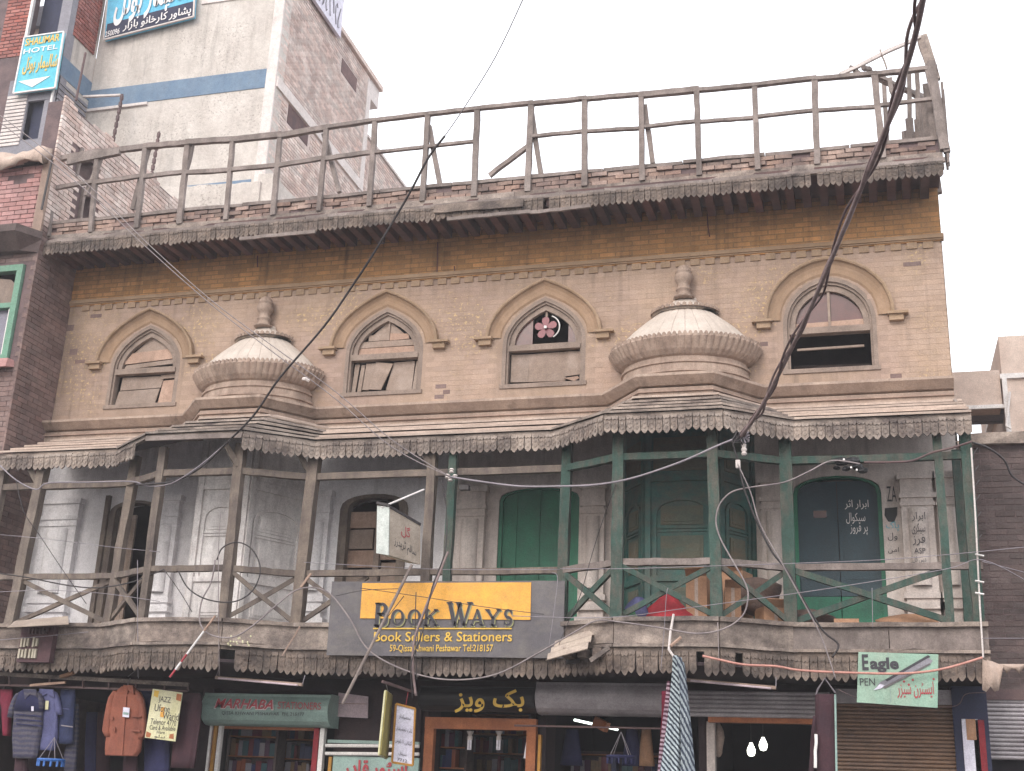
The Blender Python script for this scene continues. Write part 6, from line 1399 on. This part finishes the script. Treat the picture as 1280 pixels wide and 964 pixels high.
cable([(556, 170, -4.2), (535, 198, -4.1), (510, 245, -3.9), (470, 312, -3.6), (440, 358, -3.4), (405, 408, -3.2), (350, 472, -2.9), (318, 518, -2.6), (285, 552, -2.2), (250, 585, -2.1), (215, 602, -2.0), (170, 606, -1.9)], .014, 'cabled', 'cable', 'dark cable crossing the wall diagonally past the second dome-side window to the first bay')
cable([(657, -8, -6), (620, 70, -5.2), (580, 135, -4.5), (556, 170, -4.2)], .006, 'wire', 'cable', 'upper run of the dark diagonal cable, coloured pale to imitate sky glare')  # same dark cable continued, glare put into its paler colour and thinner radius
for dy, l in ((0, 'upper of the two parallel thin wires crossing down over the first dome'), (9, 'lower of the two parallel thin wires crossing down over the first dome')):
    cable([(-8, 138 + dy, -2.4), (60, 190 + dy, -2.4), (120, 240 + dy, -2.5), (180, 300 + dy * .7, -2.4), (260, 372 + dy * .6, -2.3), (340, 432 + dy * .8, -2.2), (420, 490 + dy, -2.0), (490, 550 + dy, -1.9), (562, 596, -1.75)], .007, 'cable', 'cable', l)
cable([(562, 596, -1.7), (600, 602, -1.75), (650, 608, -1.8), (700, 608, -1.85), (745, 606, -1.9), (790, 598, -2.0), (850, 578, -2.05), (900, 556, -2.1), (926, 546, -2.1)], .013, 'wire', 'cable', 'thick pale cable sagging from the grey post insulators to the knot on the green bay')
cable([(0, 582, -1.7), (20, 600, -1.7), (45, 612, -1.7), (60, 604, -1.7), (110, 603, -1.7), (165, 602, -1.75), (185, 608, -1.9), (215, 604, -2.0), (250, 582, -2.1), (290, 548, -2.15)], .010, 'wire', 'cable', 'pale wire looping under the roof fringe along the white-washed end of the balcony')
cable([(915, 551, -2.1), (922, 575, -2.05), (930, 610, -2.0), (945, 650, -1.95), (965, 690, -1.9), (985, 715, -1.85), (1010, 760, -1.8), (1030, 790, -1.75), (1048, 806, -1.7), (1040, 822, -1.7)], .012, 'cabled', 'cable', 'dark double cable hanging from the knot down past the tall green post')
cable([(922, 580, -2.1), (938, 615, -2.05), (950, 655, -2.0), (975, 700, -1.95), (1000, 745, -1.9), (1026, 795, -1.85), (1045, 850, -1.8)], .008, 'cable', 'cable', 'thin grey cable beside the dark double one ending at the hanging case')
cable([(1075, 580, -1.6), (1040, 576, -1.6), (1010, 590, -1.7), (980, 603, -1.8), (940, 609, -1.9), (915, 615, -1.95), (900, 630, -1.95), (895, 650, -1.95), (900, 672, -1.95), (918, 705, -1.95), (932, 730, -1.95), (935, 748, -1.95), (928, 770, -1.95), (905, 786, -1.95), (870, 792, -1.95), (820, 784, -1.95), (770, 777, -1.92), (745, 776, -1.9), (715, 792, -1.85), (670, 818, -1.8), (620, 843, -1.75), (570, 850, -1.7), (525, 844, -1.7), (480, 826, -1.7), (455, 806, -1.7), (438, 775, -1.7), (415, 745, -1.7), (395, 735, -1.75), (370, 738, -1.85), (345, 757, -1.9), (315, 783, -1.95), (290, 797, -1.95), (262, 793, -1.95), (250, 778, -1.95), (252, 752, -1.95), (264, 728, -1.95), (269, 700, -1.95)], .010, 'cable', 'cable', 'long grey cable looping along the whole balustrade beneath the Book Ways sign')
cable([(271, 700, -1.98), (278, 685, -1.98), (295, 678, -1.98), (312, 684, -1.98), (323, 700, -1.98), (325, 718, -1.98), (316, 738, -1.98), (300, 750, -1.98), (280, 753, -1.98), (255, 748, -1.98), (235, 735, -1.98), (223, 714, -1.98)], .009, 'cabled', 'cable', 'dark cable coiled in a loose ring on the broken post of the first bay')
cable([(0, 717, -1.6), (35, 722, -1.6), (80, 731, -1.6), (120, 735, -1.6), (160, 729, -1.7), (185, 720, -1.8), (205, 712, -1.9)], .009, 'cabled', 'cable', 'dark cable sagging across the handrail at the white-washed end')
cable([(1215, 553, -1.5), (1235, 560, -1.2), (1255, 575, -1.0), (1265, 595, -.9), (1285, 608, -.8)], .013, 'cabled', 'cable', 'black cable curving from the green corner post over the soot-stained brick wall')
cable([(1080, 578, -1.55), (1110, 578, -1.5), (1140, 576, -1.5), (1165, 566, -1.5), (1190, 560, -1.5), (1215, 552, -1.5)], .014, 'rust', 'cable', 'brown cable running along the beam from the fittings to the green corner post')
for pts, l, m in (([(-5, 668, -1.7), (60, 674, -1.7), (140, 684, -1.7), (200, 690, -1.9)], 'faint white thread across the white-washed pilaster', 'wire'), ([(380, 703, -1.7), (470, 708, -1.6), (560, 712, -1.6), (700, 712, -1.6)], 'thin pale wire just above the handrail over the Book Ways sign', 'wire'),
    ([(700, 711, -1.65), (780, 711, -1.95), (880, 708, -1.95), (1000, 704, -1.7), (1100, 700, -1.6), (1200, 692, -1.6), (1290, 683, -1.3)], 'thin pale wire running across the green bay above its handrail', 'wire'), ([(640, 770, -1.7), (760, 772, -1.95), (860, 760, -2.0), (935, 750, -2.0), (1040, 735, -1.9), (1180, 712, -1.7), (1228, 700, -1.6), (1290, 730, -1.3)], 'thin faint wire crossing the cross braces of the green bay', 'wire'),
    ([(1228, 702, -1.6), (1290, 718, -1.3)], 'short wire fanning out from the corner conduit over the dark wall', 'wire'), ([(1228, 798, -1.6), (1290, 798, -1.3)], 'faint level wire low on the dark brick wall', 'wire'), ([(450, 735, -1.75), (540, 748, -1.7), (600, 758, -1.7), (680, 768, -1.7)], 'thin dark wire crossing the yellow panel of the book shop sign', 'cabled'),
    ([(420, 745, -1.75), (455, 738, -1.75), (500, 736, -1.75)], 'short dark wire curling at the edge of the yellow panel', 'cabled'), ([(690, 716, -1.8), (697, 722, -1.8), (693, 760, -1.8), (686, 810, -1.75)], 'pale wire hanging down the end of the book shop sign', 'wire'), ([(826, 838, -1.9), (830, 790, -1.95), (833, 745, -2.0), (835, 735, -2.0)], 'pale string hanging beside the scarf hook', 'wire'),
    ([(770, 605, -1.9), (752, 655, -1.8), (738, 700, -1.8), (725, 745, -1.8), (705, 790, -1.8), (690, 830, -1.8)], 'dark cord slanting down in front of the cream pilaster of the green bay', 'cabled'), ([(172, 700, -1.95), (172, 770, -1.95), (173, 848, -1.7)], 'string hanging straight from the first bay post to the clothes rail', 'wire'), ([(276, 640, -2.0), (273, 700, -2.0), (274, 845, -1.9)], 'thin grey wire hanging down the broken post of the first bay', 'cable'),
    ([(897, 778, -2.0), (899, 830, -2.0)], 'short wire hanging below the middle post of the green bay', 'cable'), ([(1090, 735, -1.7), (1091, 785, -1.65)], 'frayed string hanging from the brace before the dark green door', 'wire'), ([(205, 712, -1.9), (225, 740, -1.95), (240, 765, -1.95)], 'dark cord curling down from the first bay handrail', 'cabled'), ([(0, 740, -1.7), (60, 738, -1.7), (130, 742, -1.75), (200, 752, -1.95)], 'faint cord strung low across the white-washed end', 'wire'),
    ([(20, 600, -1.75), (30, 640, -1.75), (50, 670, -1.6), (80, 715, -1.6), (108, 755, -1.5)], 'dark cord slanting over the white-washed pilaster', 'cabled'), ([(0, 800, -1.7), (60, 795, -1.7), (110, 790, -1.7)], 'faint wire in front of the meter board', 'wire'), ([(1048, 862, -1.5), (1075, 874, -1.5), (1110, 882, -1.3), (1160, 884, -1.1), (1196, 882, -.9), (1207, 868, -.7), (1232, 866, -.6)], 'thin brown cord drooping below the Eagle pen sign', 'rust'), ([(505, 745, -1.7), (470, 790, -1.7)], 'short thin dark wire in front of the word Book', 'cabled')):
    cable(pts, .005, m, 'wire', l, 'wire', n=4)
cable([(878, 820, -2.15), (900, 825, -2.12), (930, 831, -2.05), (970, 833, -1.95), (1000, 838, -1.85), (1060, 841, -1.75), (1130, 842, -1.72), (1180, 836, -1.68), (1228, 822, -1.6)], .013, 'copper', 'cable', 'pinkish-brown cable strung along the lower fringe across the Eagle pen sign', n=6)
cable([(560, 690, -1.7), (548, 720, -1.72), (530, 765, -1.75), (518, 800, -1.75), (516, 835, -1.75), (520, 870, -1.7)], .016, 'cableb', 'cable_bundle', 'bundle of brown wires slanting down in front of the book shop sign'); cable([(552, 600, -1.6), (558, 640, -1.6), (556, 690, -1.7), (540, 735, -1.75), (528, 790, -1.8), (514, 830, -1.8), (516, 872, -1.7)], .008, 'cabled', 'cable', 'thin dark wire wound beside the brown wires over the book shop sign')
cable([(520, 740, -1.75), (519, 790, -1.75), (521, 850, -1.7)], .006, 'cabled', 'wire', 'short dark wire hanging straight over the book shop sign', 'wire')
r = thing('insulator_cluster', 'pale insulators and fittings on top of the grey post where the wires meet', 'insulator', at(564, 596, -1.6))
for dx, dz in ((-.05, -.02), (0, .05), (.05, -.03), (-.01, -.06)): p = at(564, 596, -1.62); MB().loft([[(p.x + dx + q * math.cos(k * math.pi / 5), -1.62 + q * math.sin(k * math.pi / 5), p.z + dz + z) for k in range(10)] for q, z in ((.02, 0), (.035, .01), (.02, .025), (.035, .04), (.02, .055))]).build('insulator', 'cement2', r)
p = at(578, 610, -1.6); MB().box(p.x - .03, p.x + .09, -1.64, -1.56, p.z - .03, p.z + .03).build('clamp', 'cabled', r)
r = thing('cable_knot', 'tangled knot of cables and a pale insulator under the corner of the green bay roof', 'insulator', at(926, 548, -2.1))
for k in range(7): q = at(926, 548, -2.1); MB().tube([q + V((rnd.uniform(-.1, .1), rnd.uniform(-.04, .04), rnd.uniform(-.08, .08))) for _ in range(5)], .010, 5).build('loose_end', 'wire' if k % 2 else 'cabled', r)
p = at(930, 562, -2.05); MB().loft([[(p.x + q * math.cos(k * math.pi / 5), -2.05 + q * math.sin(k * math.pi / 5), p.z + z) for k in range(10)] for q, z in ((.02, -.07), (.035, -.05), (.022, -.03), (.035, 0), (.022, .02), (.03, .06))]).build('insulator', 'cement2', r)
p = at(922, 580, -2.05); MB().box(p.x - .02, p.x + .03, -2.08, -2.02, p.z - .05, p.z + .04).build('clamp', 'cement2', r)
r = thing('beam_fittings', 'cluster of dark electrical fittings with small shiny caps on the beam above the dark door', 'electrical fitting', at(1060, 580, -1.55))
for x, y, q in ((1052, 577, .07), (1066, 576, .06), (1072, 584, .05), (1058, 586, .04), (1078, 588, .05), (1046, 585, .03)): p = at(x, y, -1.5); crumple(p.x, -1.5, p.z, q * 1.3, .05, q * .7, int(x)).build('fitting', 'black', r)
for x, y in ((1055, 575), (1064, 585), (1071, 588)): p = at(x, y, -1.56); MB().tube([p, p + V((0, -.03, 0))], .012, 6).build('shiny_cap', 'whitep', r)
# painted stick, tie sticks, conduit
r = thing('striped_stick', 'thin white stick with red bands leaning down from the first bay to the clothes rail', 'stick', at(212, 846, -1.9)); A, B = at(269, 770, -2.0), at(212, 847, -2.0)
for k in range(8): MB().tube([A.lerp(B, k / 8), A.lerp(B, (k + 1) / 8 - .004)], .013, 7).build('band', 'letr' if k in (5, 7) else 'boardp' if k < 2 else 'letw', r)
tag(MB().rough_bar(at(389, 717, -1.9), at(376, 734, -1.9), .025, .025, 3, .003).build('short_stick', 'boardp'), 'short bare stick tied at the top of the post beside the Book Ways sign', 'stick'); tag(MB().rough_bar(at(375, 783, -1.9), at(353, 820, -1.95), .018, .018, 3, .004).build('hooked_stick', 'ledge'), 'bent pale stick hanging below the handrail post beside the Book Ways sign', 'stick')
cd_ = thing('corner_conduit', 'pale conduit with white ties running down the green corner post', 'conduit', at(1228, 822, -1.5)); MB().tube([at(1214, 560, -1.48), at(1219, 640, -1.48), at(1222, 700, -1.48), at(1225, 760, -1.48), at(1229, 822, -1.5)], .010, 6).build('pipe', 'cement2', cd_)
for y in (693, 726, 741): MB().tube([at(1219, y, -1.52), at(1230, y + 2, -1.5)], .010, 5).build('tie', 'whitep', cd_)
for i, y in enumerate((560, 582, 600, 618, 640, 668)): MB().tube([at(1214 + i, y + 12, -1.46), at(1222 + i, y, -1.40)], .007, 4).build('twig_tie', 'cabled', cd_)
tag(MB().rough_bar(at(1193, 500, -.4), at(1213, 530, -1.5), .035, .035, 4, .006).add([], []).build('roof_edge_pole', 'fringe'), 'pale bent pole lying down the outer edge of the balcony roof', 'pole')
tag(MB().tube([at(1086, 534, -1.5), at(1088, 527, -1.45), at(1096, 524, -1.4)], .012, 6).build('white_hook', 'whitep'), 'small white hook lying on the roof slats above the dark door', 'hook')
p = at(384, 477, -.95); tag(MB().tube([(p.x - .05, -.98, p.z + .03), (p.x, -1.0, p.z + .02), (p.x + .04, -.97, p.z)], .025, 6).build('wire_clip', 'cement2'), 'small pale clip holding the thin wires on the fluted ring of the first dome', 'clip')
p = at(300, 800, -1.95)
r = thing('dried_plant', 'small white dried flowers stuck on the moulding under the first bay', 'plant', p)
for k in range(16): q = V((p.x + rnd.uniform(-.16, .16), -1.93 + rnd.uniform(-.03, .03), p.z + rnd.uniform(-.07, .07))); crumple(q.x, q.y, q.z, .012, .010, .012, k, 6, 4).build('flower', 'poster', r)
# fringe of leaves of dust is left to the materials
